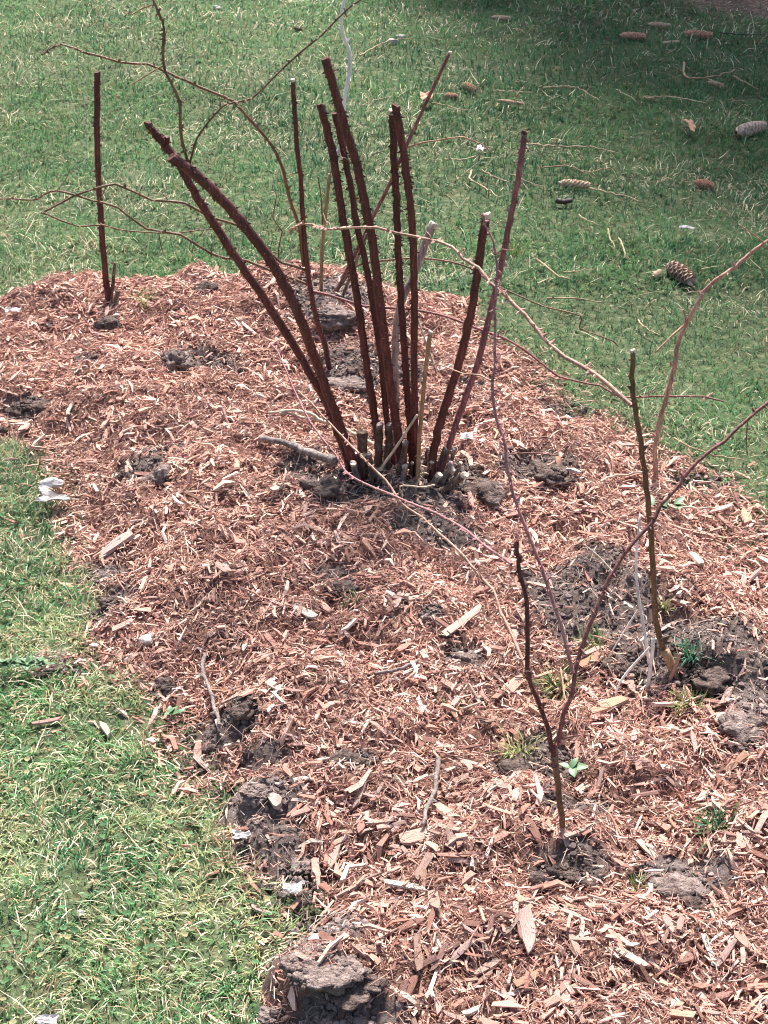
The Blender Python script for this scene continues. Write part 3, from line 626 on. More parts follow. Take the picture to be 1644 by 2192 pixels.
def stem(name, parent, pts, Y0, Y1, w0, w1, mat, thorns=0, cut=None, tsize=.0064, buds=0, ridged=0., sink=None, zig=0.0, curve=1.0, sides=9, label=None, wpow=1.0):
    """a stem through photo points (foot first) whose foot stands at distance Y0 and tip at Y1; widths in photo pixels"""
    _seed[0] += 1; sd = _seed[0]; r = random.Random(sd); org = rootpos(parent)
    w0, w1 = (w0 * .655, w1 * .80) if w0 > 16 else (w0 * .82, w1 * .88)
    P = path(pts, Y0, Y1, curve=curve)
    if sink: P = [P[0] + (P[0] - P[1]).normalized() * sink] + P
    ln = sum((b - a).length for a, b in zip(P, P[1:])); n = max(10, int(ln / (.012 if w0 > 9 else .016)))
    C = catmull(P, n)
    if buds >= 4:                                                    # thin shoots kink a little at every node
        step = max(3, n // (buds + 2)); off = [Vector((r.gauss(0, 1), r.gauss(0, .6), r.gauss(0, 1))) * .0024 * (Y0 / 1.8) ** 1.5 for _ in range(n // step + 2)]
        C = [c + off[i // step].lerp(off[i // step + 1], (i % step) / step) * min(1, i / 6) for i, c in enumerate(C)]
    if not zig and w0 > 8: C = [c + Vector((r.gauss(0, 1), r.gauss(0, 1), 0)) * (.0007 if w0 > 14 else .0005) for c in C]
    if zig: C = [c + Vector((r.uniform(-zig, zig), r.uniform(-zig, zig), r.uniform(-zig, zig))) for c in C]
    m = px_size(P[0]); rad = [.5 * m * (w0 + (w1 - w0) * (i / n) ** wpow) for i in range(n + 1)]
    if w0 > 14:                                                      # slight swellings at the nodes
        ph = r.uniform(0, 6); rad = [q * (1 + .07 * max(0, math.sin(i * .55 + ph)) ** 6) for i, q in enumerate(rad)]
    me, T = tube([c - org for c in C], rad, sides, thorns, sd, tsize, .05 if w0 > 9 else .1, ridged, buds)
    o = obj(name, me, M[mat], parent)
    if label: o['label'] = label
    if name in ('side_shoot', 'cane') and buds >= 8:                 # short bare twiglets standing off the long shoots
        top = o if name == 'cane' else parent; rt = random.Random(sd + 500)
        for q in range(buds // 3):
            i = int(n * (.2 + .75 * (q + rt.random()) / (buds // 3))); i = min(max(i, 2), n - 2); p = C[i] - org; d = (T[i] * rt.uniform(.3, .9) + Vector((rt.uniform(-1, 1), rt.uniform(-.5, .5), rt.uniform(-.5, 1)))).normalized()
            L = rt.uniform(.012, .045); tw, _ = tube([p + d * L * j / 4 + Vector((0, 0, L * .1 * math.sin(j * 1.7))) for j in range(5)], [rad[i] * .5 * (1 - .13 * j) for j in range(5)], 5, 2, sd + q, .004, .1)
            obj('twiglet', tw, M[mat], top)
    if cut: cut_end(o, C[-1] - org, T[-1], rad[-1], cut, sd)
    return o
def cut_end(parent, c, t, rad, mat, sd):
    """sloping sawn face with a splintered lip on top of a cane"""
    r = random.Random(sd); a = Vector((1, 0, 0)); a = (a - t * a.dot(t)).normalized(); b = t.cross(a); k = 10; V, F = [], []
    sl = r.uniform(-.7, .7)
    for lv, (h, s) in enumerate([(-rad * .6, 1.04), (rad * .15, 1.06), (rad * .45, .93)]):
        for j in range(k):
            an = 2 * math.pi * j / k; x, y = math.cos(an), math.sin(an)
            hh = h + (sl * x * rad * .55 + r.uniform(0, .35) * rad if lv else 0)
            V.append(c + (a * x + b * y) * rad * s + t * hh)
    V.append(c + t * rad * .5)
    for l in range(2):
        for j in range(k): F.append((l * k + j, l * k + (j + 1) % k, l * k + k + (j + 1) % k, l * k + k + j))
    F += [(2 * k + j, 2 * k + (j + 1) % k, 3 * k) for j in range(k)]
    me = bpy.data.meshes.new('cut_end'); me.from_pydata([tuple(v) for v in V], [], F); me.update()
    return obj('cut_end', me, M[mat], parent)

# --- the central clump of pruned thorny canes
fy = lambda px, py: G(px, py).y
base = G(850, 1010); B0 = base.y
shrub = empty('pruned_shrub', base, 'clump of thick dark red thorny canes pruned to stubs in the middle of the bed', 'shrub')
c1 = stem('cane', shrub, [(750, 1000), (715, 905), (690, 845), (600, 692), (520, 572), (428, 432), (385, 352), (348, 305), (316, 266)], B0, B0 - .10, 27, 17, 'cane', 150, 'redcut', sink=.05, wpow=2)
stem('spur', c1, [(352, 322), (358, 305), (357, 292)], B0 - .09, B0 - .10, 14, 11, 'cane', 4, sides=7)
c2 = stem('cane', shrub, [(765, 1010), (728, 910), (705, 850), (665, 742), (625, 640), (570, 545), (500, 455), (425, 378), (372, 340)], B0 - .02, B0 - .16, 29, 25, 'cane', 170, 'redcut', sink=.05)
for pts, w0, w1 in [([(404, 352), (386, 290), (375, 205), (352, 132), (345, 70), (326, 5), (318, -60)], 9, 6), ([(406, 350), (430, 285), (470, 236), (500, 218), (550, 200), (600, 155), (660, 100), (722, 48), (790, -4), (830, -40)], 6, 4)]:
    s = stem('side_shoot', c2, pts, B0 - .15, B0 - .12, w0, w1, 'twig' if w0 > 8 else 'olive', 30, buds=9, tsize=.0058, sides=7)
stem('side_shoot', c2, [(324, 10), (296, 22), (262, 40)], B0 - .12, B0 - .13, 5, 2.5, 'tan', 0, buds=4, sides=6)
stem('side_shoot', c2, [(350, 140), (322, 156), (284, 180)], B0 - .13, B0 - .15, 5, 3, 'tan', 0, buds=3, sides=6)
stem('cane', shrub, [(812, 985), (806, 920), (785, 782), (765, 640), (737, 482), (712, 332), (688, 228)], B0 + .03, B0 + .02, 25, 19, 'cane', 130, 'redcut', sink=.06)
c5 = stem('cane', shrub, [(862, 1010), (852, 930), (838, 840), (820, 700), (800, 540), (770, 382), (735, 258), (698, 130)], B0 - .01, B0 - .08, 30, 20, 'cane', 190, 'redcut', sink=.05)
c6 = stem('cane', shrub, [(842, 1000), (832, 930), (815, 762), (790, 602), (765, 482), (742, 352), (718, 245)], B0 + .03, B0 + .03, 22, 15, 'cane', 120, 'redcut', sink=.05)
stem('spur', c6, [(744, 345), (738, 340), (730, 339)], B0 + .03, B0 + .0, 9, 8, 'cane', 0, 'cut', sides=7)
stem('side_shoot', c6, [(715, 345), (730, 310), (741, 240), (745, 165), (737, 112), (725, 60), (727, 2), (738, -50)], B0 + .06, B0 + .10, 11, 8, 'white', 0, buds=6, sides=7)
stem('cane', shrub, [(882, 1000), (876, 900), (866, 762), (856, 602), (850, 482), (844, 342), (839, 240)], B0 + .01, B0 - .02, 23, 17, 'cane', 120, 'cut', sink=.05)
stem('cane', shrub, [(893, 1005), (888, 900), (887, 762), (886, 602), (881, 470), (866, 342), (848, 230)], B0 - .01, B0 - .05, 22, 18, 'cane', 130, 'redcut', sink=.05)
stem('cane', shrub, [(920, 1030), (938, 920), (975, 802), (1005, 682), (1025, 562), (1040, 462)], B0 - .02, B0 - .04, 27, 20, 'cane', 90, 'cut', sink=.05)
stem('cane', shrub, [(940, 1020), (985, 882), (1022, 778), (1046, 682), (1072, 570), (1092, 470), (1111, 372), (1123, 284)], B0 - .01, B0 + .04, 21, 14, 'purple', 130, 'redcut', sink=.05, label='purplish cane leaning out at the side of the clump')
stem('cane', shrub, [(848, 960), (848, 850), (846, 720), (862, 640), (885, 590), (905, 535), (926, 482)], B0 + .06, B0 + .14, 20, 22, 'deadcane', 12, 'cut', sink=.06, label='pale weathered dead cane')
stem('cane', shrub, [(893, 1032), (898, 940), (908, 820), (921, 712)], B0 - .05, B0 - .06, 11, 10, 'tan', 8, 'cut', sink=.04, label='thin tan dry cane')
stem('dry_stalk', shrub, [(828, 985), (856, 945), (893, 888)], B0 - .06, B0 - .08, 7, 6, 'pale', 0, sink=.03, sides=6)
stem('dry_stalk', shrub, [(935, 800), (905, 712), (886, 660)], B0 + .10, B0 + .16, 6, 4, 'pale', 0, buds=3, sides=6)
for pts, w, dy, mt, ct in [([(772, 1020), (776, 930)], 24, 0, 'stump', 'stump'), ([(808, 985), (812, 912)], 17, .02, 'stump', 'grey'), ([(830, 985), (833, 912)], 18, .02, 'stump', 'grey'), ([(912, 1052), (938, 1018)], 16, -.05, 'grey', 'cut'),
                           ([(930, 1035), (966, 1005)], 17, -.03, 'grey', 'cut'), ([(940, 1055), (995, 1016)], 17, -.06, 'stump', 'cut'), ([(858, 1000), (868, 948)], 15, -.02, 'stump', 'grey'), ([(930, 1015), (955, 962)], 16, 0, 'stump', 'grey'), ([(795, 1020), (790, 975)], 13, -.04, 'stump', 'grey')]:
    (x0, y0), (x1, y1) = pts; mid = ((x0 + x1) / 2 + 2, (y0 + y1) / 2)
    stem('stump', shrub, [(x0, y0), mid, (x1, y1)], B0 + dy, B0 + dy - .01, w * 1.5, w * 1.1, mt, 0, ct, sink=.05, ridged=.08, zig=.001)
r_ = random.Random(13)
for k in range(16):                                                  # irregular split stubs packed round the canes
    x, y = r_.uniform(752, 975), r_.uniform(985, 1050); p = G(x, y); h = r_.uniform(16, 58); lx = (x - 860) * r_.uniform(.05, .22) + r_.uniform(-8, 8); w = r_.uniform(9, 18)
    stem('stump', shrub, [(x, y), (x + lx * .5, y - h * .5), (x + lx, y - h)], p.y, p.y - r_.uniform(-.01, .03), w, w * r_.uniform(.5, .95), r_.choice(['stump', 'grey', 'deadcane', 'tan', 'stump']), 0, r_.choice(['cut', None, 'grey']), sink=.04, ridged=.16, zig=.0016)
r_ = random.Random(3)
for k in range(52):                                                  # dry leaf scraps and root shreds at the crown of the clump
    x, y = r_.uniform(745, 985), r_.uniform(975, 1062); a = r_.uniform(-1.4, 1.4); L = r_.uniform(14, 46); p = G(x, y)
    stem('root_shred', shrub, [(x, y), (x + L * .5 * math.sin(a) + r_.uniform(-6, 6), y - L * .35), (x + L * math.sin(a), y - L * .7 * abs(math.cos(a)))], p.y, p.y - r_.uniform(0, .03), r_.uniform(4, 9), 2.5, r_.choice(['pale', 'stump', 'grey', 'tan', 'deadcane', 'pale']), 0, sides=5)

# --- cane standing behind the clump, with long arching shoots
p = G(705, 790); Yb = p.y
pb = empty('thorny_cane', p, 'slender dark cane behind the clump with long arching thorny shoots', 'cane')
cb = stem('cane', pb, [(706, 796), (697, 745), (680, 690), (665, 622), (652, 520), (646, 420), (634, 282), (627, 172)], Yb, Yb - .02, 19, 11, 'cane', 110, 'cut', sink=.05)
def bs(pts, y0, y1, w0, w1, mt, th=26, buds=8): return stem('side_shoot', cb, pts, y0, y1, w0, w1, mt, th, buds=buds, tsize=.0058, sides=7)
bs([(650, 570), (638, 480), (618, 385), (590, 322), (540, 262), (490, 219), (420, 179), (350, 149), (270, 127), (190, 102), (130, 98), (86, 110)], Yb, Yb - .15, 10, 4, 'twig', 60, 10)
bs([(656, 580), (590, 548), (520, 496), (430, 455), (340, 424), (250, 408), (170, 416), (88, 455)], Yb, Yb - .10, 8, 5, 'olive')
bs([(88, 455), (150, 478), (220, 497), (300, 501), (400, 496), (462, 488)], Yb - .10, Yb - .02, 5, 3, 'twig', 10, 7)
bs([(660, 610), (580, 580), (500, 552), (450, 540), (370, 505), (280, 466), (200, 428), (120, 410), (60, 424), (-20, 428)], Yb, Yb - .12, 8, 4, 'twig')
bs([(662, 622), (720, 635), (800, 650), (900, 666), (970, 685), (1050, 718), (1120, 745), (1200, 795), (1290, 831), (1350, 846), (1430, 855), (1550, 866)], Yb, Yb - .35, 8, 4, 'redtwig', 20, 10)
bs([(120, 410), (140, 385), (150, 360)], Yb - .12, Yb - .12, 3, 2, 'tan', 0, 2)
bs([(340, 500), (346, 530), (352, 548)], Yb - .05, Yb - .05, 3, 2, 'twig', 0, 2)

# --- leaning cane at the back of the bed
p = G(716, 630); Yc = p.y
pc = empty('leaning_cane', p, 'thin brown cane leaning over the lawn from the back of the bed', 'cane')
cc = stem('cane', pc, [(716, 632), (742, 580), (790, 482), (830, 402), (870, 312), (912, 220), (963, 112)], Yc, Yc + .05, 11, 8, 'redtwig', 20, 'cut', sink=.04)
stem('cane', pc, [(736, 628), (762, 560), (786, 500)], Yc - .02, Yc, 9, 7, 'twig', 8, sink=.04)
stem('side_shoot', cc, [(722, 622), (762, 575), (830, 560), (905, 557), (990, 572), (1060, 606), (1150, 640), (1245, 672), (1262, 705), (1322, 752)], Yc, Yc - .25, 6, 3, 'twig', 14, buds=8, tsize=.0058, sides=6)
stem('side_shoot', cc, [(868, 318), (900, 305), (935, 302), (990, 303), (1022, 315), (1055, 332)], Yc + .03, Yc + .0, 5, 3, 'tan', 6, buds=5, tsize=.0058, sides=6)

# --- single tall cane at the far corner of the bed
p = G(232, 645); Yd = p.y
pd = empty('tall_cane', p, 'single straight dark cane standing alone at the far corner of the bed', 'cane')
cd = stem('cane', pd, [(232, 648), (222, 545), (214, 440), (208, 302), (208, 158)], Yd, Yd - .02, 20, 15, 'cane', 90, 'redcut', sink=.05)
stem('stump', pd, [(236, 645), (242, 605), (246, 562)], Yd, Yd, 12, 7, 'stump', 0, sink=.04, ridged=.1)
stem('stump', pd, [(240, 655), (250, 635), (252, 622)], Yd - .02, Yd - .02, 14, 10, 'stump', 0, sink=.04, ridged=.1)
p = G(688, 622); Ye = p.y
pe = empty('dry_stick', p, 'thin tan dry stick standing upright behind the cane clump', 'stick')
stem('stalk', pe, [(688, 624), (690, 530), (697, 452), (706, 372)], Ye, Ye, 10, 8, 'tan', 6, sink=.04)
stem('twig', pe, [(690, 480), (688, 430), (681, 378)], Ye, Ye, 4, 2.5, 'twig', 0, buds=3, sides=6)
stem('twig', pe, [(698, 420), (712, 345), (716, 300)], Ye, Ye, 5, 3, 'pale', 0, buds=2, sides=6)
p = G(604, 574); pf = empty('seedling_twig', p, 'hair-thin upright twig with tiny dry buds behind the arching canes', 'twig')
stem('stalk', pf, [(604, 576), (600, 500), (590, 460), (580, 405)], p.y, p.y, 4, 2.5, 'redtwig', 0, buds=7, sink=.02, sides=6)

# --- forked young plant in the near mulch
p = G(1207, 1785); Yg = p.y
pg = empty('forked_plant', p, 'young forked reddish brown plant with long bare shoots in the near mulch', 'plant')
cg = stem('main_stem', pg, [(1207, 1788), (1197, 1700), (1186, 1620)], Yg, Yg, 19, 17, 'twig', 5, sink=.05, ridged=.08)
g1 = stem('branch', pg, [(1186, 1628), (1172, 1565), (1152, 1500), (1128, 1430), (1127, 1300), (1110, 1222), (1101, 1182), (1103, 1160)], Yg, Yg + .06, 14, 9, 'cane', 24, sink=.01, buds=5)
stem('side_shoot', g1, [(1130, 1440), (1085, 1330), (1050, 1262), (1000, 1200), (940, 1140), (880, 1092), (820, 1030), (760, 962), (700, 902), (638, 836)], Yg + .02, Yg + .55, 10, 5, 'pinktwig', 30, buds=16, tsize=.0058, sides=7)
stem('side_shoot', g1, [(1095, 1208), (1030, 1160), (950, 1112), (860, 1070), (800, 1045), (742, 1010), (710, 966), (680, 920), (640, 852), (600, 772), (580, 734)], Yg + .06, Yg + .6, 8, 5, 'violettwig', 26, buds=14, tsize=.0058, sides=7)
stem('side_shoot', g1, [(862, 1062), (858, 1040), (905, 1043), (930, 1038)], Yg + .4, Yg + .38, 5, 5, 'pale', 0, sides=6)
g2 = stem('branch', pg, [(1190, 1625), (1212, 1530), (1226, 1450), (1250, 1360), (1280, 1282), (1312, 1225), (1380, 1130), (1430, 1072), (1482, 1002), (1560, 930), (1648, 864), (1720, 812)], Yg, Yg + .25, 13, 8, 'redtwig', 40, sink=.01, buds=12)
stem('side_shoot', g2, [(1226, 1440), (1192, 1305), (1150, 1190), (1110, 1092), (1085, 1000), (1065, 900), (1055, 802), (1062, 682), (1066, 602), (1056, 522), (1038, 458)], Yg + .03, Yg + .3, 11, 5, 'violettwig', 50, buds=12, tsize=.0058, sides=7)
stem('side_shoot', g2, [(1090, 972), (1140, 970), (1195, 975)], Yg + .14, Yg + .1, 4, 3, 'redtwig', 0, buds=2, sides=6)
stem('side_shoot', g2, [(1310, 1222), (1280, 1190), (1250, 1165)], Yg + .08, Yg + .1, 5, 3, 'pale', 0, buds=2, sides=6)
stem('side_shoot', g2, [(1600, 900), (1598, 940), (1600, 975)], Yg + .22, Yg + .2, 3.5, 2.5, 'twig', 0, buds=2, sides=6)
stem('side_shoot', g2, [(1052, 815), (1010, 800), (930, 785)], Yg + .2, Yg + .3, 5, 3, 'pinktwig', 0, buds=4, sides=6)

# --- olive brown cane with an arching shoot over the clump
p = G(1442, 1438); Yh = p.y
ph = empty('olive_cane', p, 'upright olive brown cane with peeling bark and one long arching shoot', 'cane')
ch = stem('cane', ph, [(1444, 1444), (1428, 1400), (1410, 1330), (1397, 1200), (1381, 1052), (1366, 932), (1358, 850), (1358, 754)], Yh, Yh - .01, 24, 12, 'olive', 24, 'cut', sink=.06, ridged=.1, buds=5, wpow=.7)
stem('root_collar', ph, [(1446, 1452), (1436, 1420), (1424, 1395)], Yh - .01, Yh - .01, 30, 24, 'tan', 0, sink=.05, ridged=.1)
stem('stump', ph, [(1440, 1440), (1450, 1415), (1456, 1398)], Yh - .02, Yh - .02, 11, 8, 'pinktwig', 0, sink=.02)
stem('side_shoot', ch, [(1352, 868), (1272, 802), (1190, 745), (1120, 672), (1060, 606), (1010, 566), (960, 532), (900, 511), (830, 496), (760, 487), (700, 487), (645, 481), (622, 502)], Yh, Yh + .45, 13, 5, 'pinktwig', 46, buds=18, tsize=.008, sides=7)

# --- pale arching cane by the lawn
p = G(1394, 1040); Yi = p.y
pi_ = empty('arching_cane', p, 'pale pinkish cane arching up over the lawn behind the olive cane', 'cane')
ci = stem('cane', pi_, [(1392, 1045), (1401, 950), (1421, 850), (1450, 742), (1490, 660), (1532, 608), (1600, 546), (1650, 510), (1720, 470)], Yi, Yi + .05, 13, 8, 'pinktwig', 50, sink=.04, buds=11)
stem('side_shoot', ci, [(1462, 698), (1435, 722), (1402, 755)], Yi, Yi - .05, 6, 4, 'tan', 0, buds=2, sides=6)
stem('side_shoot', ci, [(1636, 520), (1610, 500), (1580, 480)], Yi + .04, Yi + .05, 5, 3, 'tan', 0, buds=3, sides=6)
stem('side_shoot', ci, [(1468, 690), (1465, 670), (1463, 662)], Yi, Yi, 6, 4, 'pinktwig', 0, buds=1, sides=6)

# --- white dried stalk leaning at the foot of the olive cane
p = G(1386, 1478); Yj = p.y
pj = empty('dried_stalk', p, 'thin bleached white forked stalk leaning by the foot of the olive cane', 'stalk')
stem('stalk', pj, [(1384, 1482), (1392, 1430), (1398, 1368)], Yj, Yj + .0, 12, 9, 'white', 0, sink=.01)
stem('stalk', pj, [(1390, 1420), (1378, 1340), (1366, 1270), (1362, 1190), (1370, 1100)], Yj, Yj + .1, 9, 5, 'white', 0, sides=7)
stem('stalk', pj, [(1392, 1385), (1350, 1430), (1325, 1465), (1316, 1498)], Yj, Yj - .01, 7, 5, 'white', 0, sides=7)
stem('stalk', pj, [(1366, 1305), (1340, 1345), (1302, 1408)], Yj + .05, Yj + .06, 5, 3, 'white', 0, sides=6)

# --- sticks lying on the bed and twigs lying on the lawn
def lying(name, pts, w0, w1, mat, label, cat, group=None, up=.012, buds=0, raise_=None):
    P = [G(x, y, up) for x, y in pts]
    if raise_: P = [q + Vector((0, 0, h)) for q, h in zip(P, raise_)]
    c = sum(P, Vector()) / len(P); n = max(8, int(sum((b - a).length for a, b in zip(P, P[1:])) / .015)); m = px_size(c)
    _seed[0] += 1; r = random.Random(_seed[0])
    C = [q - c + Vector((r.gauss(0, .0012), r.gauss(0, .0012), r.gauss(0, .0015))) for q in catmull(P, n)]; rad = [.5 * m * (w0 + (w1 - w0) * i / n) for i in range(n + 1)]
    me, T = tube(C, rad, 7, 0, _seed[0], rough=.15, buds=buds); me.name = name
    return tag(obj(name, me, M[mat], None, c), label, cat, group)
lying('fallen_stick', [(555, 938), (620, 950), (655, 965), (720, 992)], 12, 19, 'grey', 'grey dead stick lying beside the foot of the cane clump', 'stick', up=.02)
lying('fallen_stick', [(575, 886), (640, 880), (690, 900), (760, 930), (805, 955)], 7, 9, 'pale', 'curved whitish stick lying behind the cane clump', 'stick', up=.025)
lying('fallen_stick', [(600, 884), (660, 897), (700, 905)], 5, 6, 'pale', 'short whitish stick beside the curved whitish one', 'stick', up=.02)
lying('fallen_stick', [(437, 1402), (436, 1435), (450, 1480), (463, 1520), (468, 1556)], 9, 8, 'grey', 'crooked grey twig lying in the dark hollow near the lawn edge', 'twig', up=.02, buds=3)
lying('fallen_stick', [(940, 1625), (932, 1680), (918, 1720), (905, 1768)], 12, 9, 'grey', 'bent grey stick behind the broad ribbed wood chip', 'stick', up=.02, buds=2)
lying('fallen_stick', [(800, 1442), (850, 1435), (892, 1418)], 7, 8, 'grey', 'short dark grey stick lying in the middle of the mulch', 'stick', up=.015)
lying('fallen_stick', [(1250, 1060), (1310, 1020), (1390, 1010)], 5, 4, 'pale', 'thin pale stick on the mulch behind the olive cane', 'stick', up=.02)
lying('fallen_stick', [(1200, 1430), (1215, 1520), (1232, 1570)], 4, 3, 'tan', 'thin tan straw under the fork of the red stems', 'stick', up=.015)
lying('fallen_stick', [(1430, 1085), (1500, 1088), (1560, 1085)], 5, 4, 'pale', 'straight pale straw on the mulch by the far corner', 'stick', up=.015)
LT = [([(1122, 308), (1200, 313), (1270, 316), (1326, 328)], 6, 'long pale twig on the lawn behind the purplish cane tip'),
      ([(1160, 188), (1205, 185), (1240, 190), (1284, 216)], 6, 'curved pale twig in the middle of the shaded lawn'),
      ([(1010, 366), (1006, 384), (1040, 402), (1066, 421)], 6, 'crooked pale twig on the lawn between the cut canes'),
      ([(1030, 365), (1062, 380), (1092, 391)], 5, 'short pale twig ending at the purplish cane'),
      ([(1262, 403), (1310, 414), (1340, 420), (1373, 433)], 6, 'pale twig running out from the end of a tan cone'),
      ([(1160, 358), (1215, 355), (1255, 370), (1290, 361), (1324, 359)], 4, 'brownish twig lying just above the tan cone'),
      ([(1380, 210), (1440, 208), (1512, 220)], 5, 'thin grey twig lying across the upper lawn'),
      ([(1465, 134), (1464, 158), (1482, 168), (1530, 163), (1572, 150)], 7, 'hooked brown twig near the bare ground'),
      ([(1570, 164), (1598, 178), (1622, 190)], 5, 'short straight twig beside the hooked brown one'),
      ([(1302, 490), (1306, 510), (1316, 532)], 6, 'short crooked pale twig, inner one of two on the mid lawn'),
      ([(1325, 510), (1338, 542), (1334, 552)], 6, 'short hooked pale twig, outer one of two on the mid lawn'),
      ([(1238, 460), (1258, 472), (1282, 482)], 5, 'short tan twig below the dark bark strip'),
      ([(1150, 556), (1190, 586), (1222, 598)], 7, 'whitish twig on the lawn beside the long arching shoot'),
      ([(1204, 583), (1235, 580), (1266, 576)], 4, 'straight straw touching the whitish lawn twig'),
      ([(1172, 637), (1240, 640), (1292, 648)], 5, 'flat pale twig on the lawn near the bed edge'),
      ([(1366, 686), (1382, 702), (1412, 718)], 5, 'curved bleached twig beside the pale arching cane'),
      ([(1440, 938), (1490, 962), (1545, 976), (1602, 986)], 6, 'pale twig on the grass inside the arch of the near shoot'),
      ([(905, 214), (950, 226), (1002, 236)], 4, 'thin straw by the pink cone scales'),
      ([(1055, 192), (1085, 196), (1138, 196)], 4, 'faint arched straw above the pale broken stick'),
      ([(1320, 192), (1345, 205), (1362, 217)], 4, 'slanting straw by the small pale cone'),
      ([(770, 118), (830, 88), (885, 82)], 4, 'thin pale stem crossing the grass near the whitish stones'),
      ([(1090, 372), (1120, 385), (1160, 400)], 4, 'faint straw beside the purplish cane'),
      ([(950, 340), (990, 342), (1040, 326)], 5, 'grey twig lying under the white torn scrap'),
      ([(1540, 70), (1600, 74), (1640, 72)], 4, 'dark straight twig beside the reddish cone')]
for pts, w, lab in LT:
    dk = 'dark straight' in lab or 'hooked brown' in lab
    lying('fallen_twig', pts, w * .78, w * .42, 'darktwig' if 'dark straight' in lab else 'tan' if dk or 'brownish' in lab else 'lawntwig', lab, 'twig', 'twigs fallen on the lawn', up=.024, buds=2)
lying('bark_strip', [(1195, 430), (1210, 432), (1224, 429)], 13, 10, 'darktwig', 'small black strip of bark lying below the tan cone', 'bark', up=.02)

# ------------------------------------------------------------------ spruce cones
def cone_mesh(open_=1.0):
    r = random.Random(8); V, F = [], []; n, k = 9, 8
    prof = lambda t: .135 * (math.sin(math.pi * min(1, t * .93 + .07)) ** .6) * (1.08 - .35 * t)
    for i in range(n):
        t = i / (n - 1)
        for j in range(k):
            a = 2 * math.pi * j / k; q = prof(t) * .75 + .004; V.append((t - .5, q * math.cos(a), q * math.sin(a)))
    for i in range(n - 1):
        for j in range(k): F.append((i * k + j, i * k + (j + 1) % k, (i + 1) * k + (j + 1) % k, (i + 1) * k + j))
    for i in range(84):
        t = .02 + .93 * (i + .5) / 84; a = i * 2.39996; q = prof(t); d = Vector((0, math.cos(a), math.sin(a))); s = Vector((0, -math.sin(a), math.cos(a))); ax = Vector((1, 0, 0))
        L, w = .13 * r.uniform(.9, 1.1), .062; b = ax * (t - .5) + d * q * .7; o = d * (.045 * open_ + .02); c = len(V)
        m = b + ax * L * .6 + o * .9 + d * .01; tip = b + ax * L + o * 1.15
        V += [tuple(v) for v in (b + s * w * .5, b - s * w * .5, m - s * w, m + s * w, tip, m - d * .016)]
        F += [(c, c + 1, c + 2, c + 3), (c + 3, c + 2, c + 4), (c + 1, c, c + 5), (c + 2, c + 1, c + 5), (c, c + 3, c + 5), (c + 3, c + 4, c + 5), (c + 4, c + 2, c + 5)]
    me = bpy.data.meshes.new('spruce_cone'); me.from_pydata(V, [], F); me.update(); return me
CONES = {}
CONE = cone_mesh(1.0)
CL = [(1455, 592, 74, -34, 'greycone', 1.15, 'large grey spruce cone nearest the arching cane on the lawn'),
      (1228, 400, 66, -5, 'palecone', .9, 'tan spruce cone with a pale twig at its end'),
      (1604, 285, 66, 14, 'greycone', 1.1, 'grey brown spruce cone at the edge of the lawn'),
      (1506, 398, 42, -12, 'redcone', 1.35, 'short pinkish spruce cone on the shaded lawn'),
      (1353, 82, 54, -3, 'redcone', .95, 'orange brown spruce cone in the upper lawn'),
      (1493, 78, 60, -4, 'redcone', .8, 'reddish spruce cone beside a dark twig near the bare ground'),
      (1072, 42, 40, -4, 'palecone', .9, 'pale spruce cone alone at the top of the lawn'),
      (1410, 57, 46, -4, 'palecone', .7, 'bleached thin cone between the two reddish ones'),
      (1005, 193, 40, -24, 'palecone', 1.2, 'stubby tan cone on the lawn above the cut canes'),
      (965, 208, 28, -5, 'redcone', 1.4, 'small pink cone piece beside the stubby tan cone'),
      (1531, 182, 32, -12, 'palecone', .8, 'small yellowish cone below the hooked twig'),
      (1388, 213, 26, -8, 'palecone', 1.2, 'small pale cone by the thin grey twig'),
      (1405, 590, 28, 40, 'palecone', 1.3, 'crumbled cone bit beside the large grey cone'),
      (1434, 94, 36, 4, 'palecone', .5, 'thin pale cone flake below the bleached cone'),
      (1092, 224, 56, -8, 'palecone', .42, 'pale broken stick-like cone core on the lawn')]
for px, py, L, a, mt, fat, lab in CL:
    c = G(px, py, .01); m = px_size(c); ca, sa = math.cos(math.radians(a)), math.sin(math.radians(a))
    e = at_z(px + ca * L / 2, py - sa * L / 2, c.z) - at_z(px - ca * L / 2, py + sa * L / 2, c.z); Lw = min(e.length, L * m * 1.3)
    me = CONES.get(mt)
    if me is None: me = CONE.copy(); me.materials.append(M[mt]); CONES[mt] = me
    o = bpy.data.objects.new('spruce_cone', me); COL.objects.link(o); tag(o, lab, 'cone', 'spruce cones on the lawn')
    ux = e.normalized(); n = Vector((0, 0, 1)); n = (n - ux * n.dot(ux)).normalized(); uy = n.cross(ux); c = c + n * Lw * .10
    w = Lw * fat; o.matrix_basis = Matrix(((ux.x * Lw, uy.x * w, n.x * w, c.x), (ux.y * Lw, uy.y * w, n.y * w, c.y), (ux.z * Lw, uy.z * w, n.z * w, c.z), (0, 0, 0, 1)))

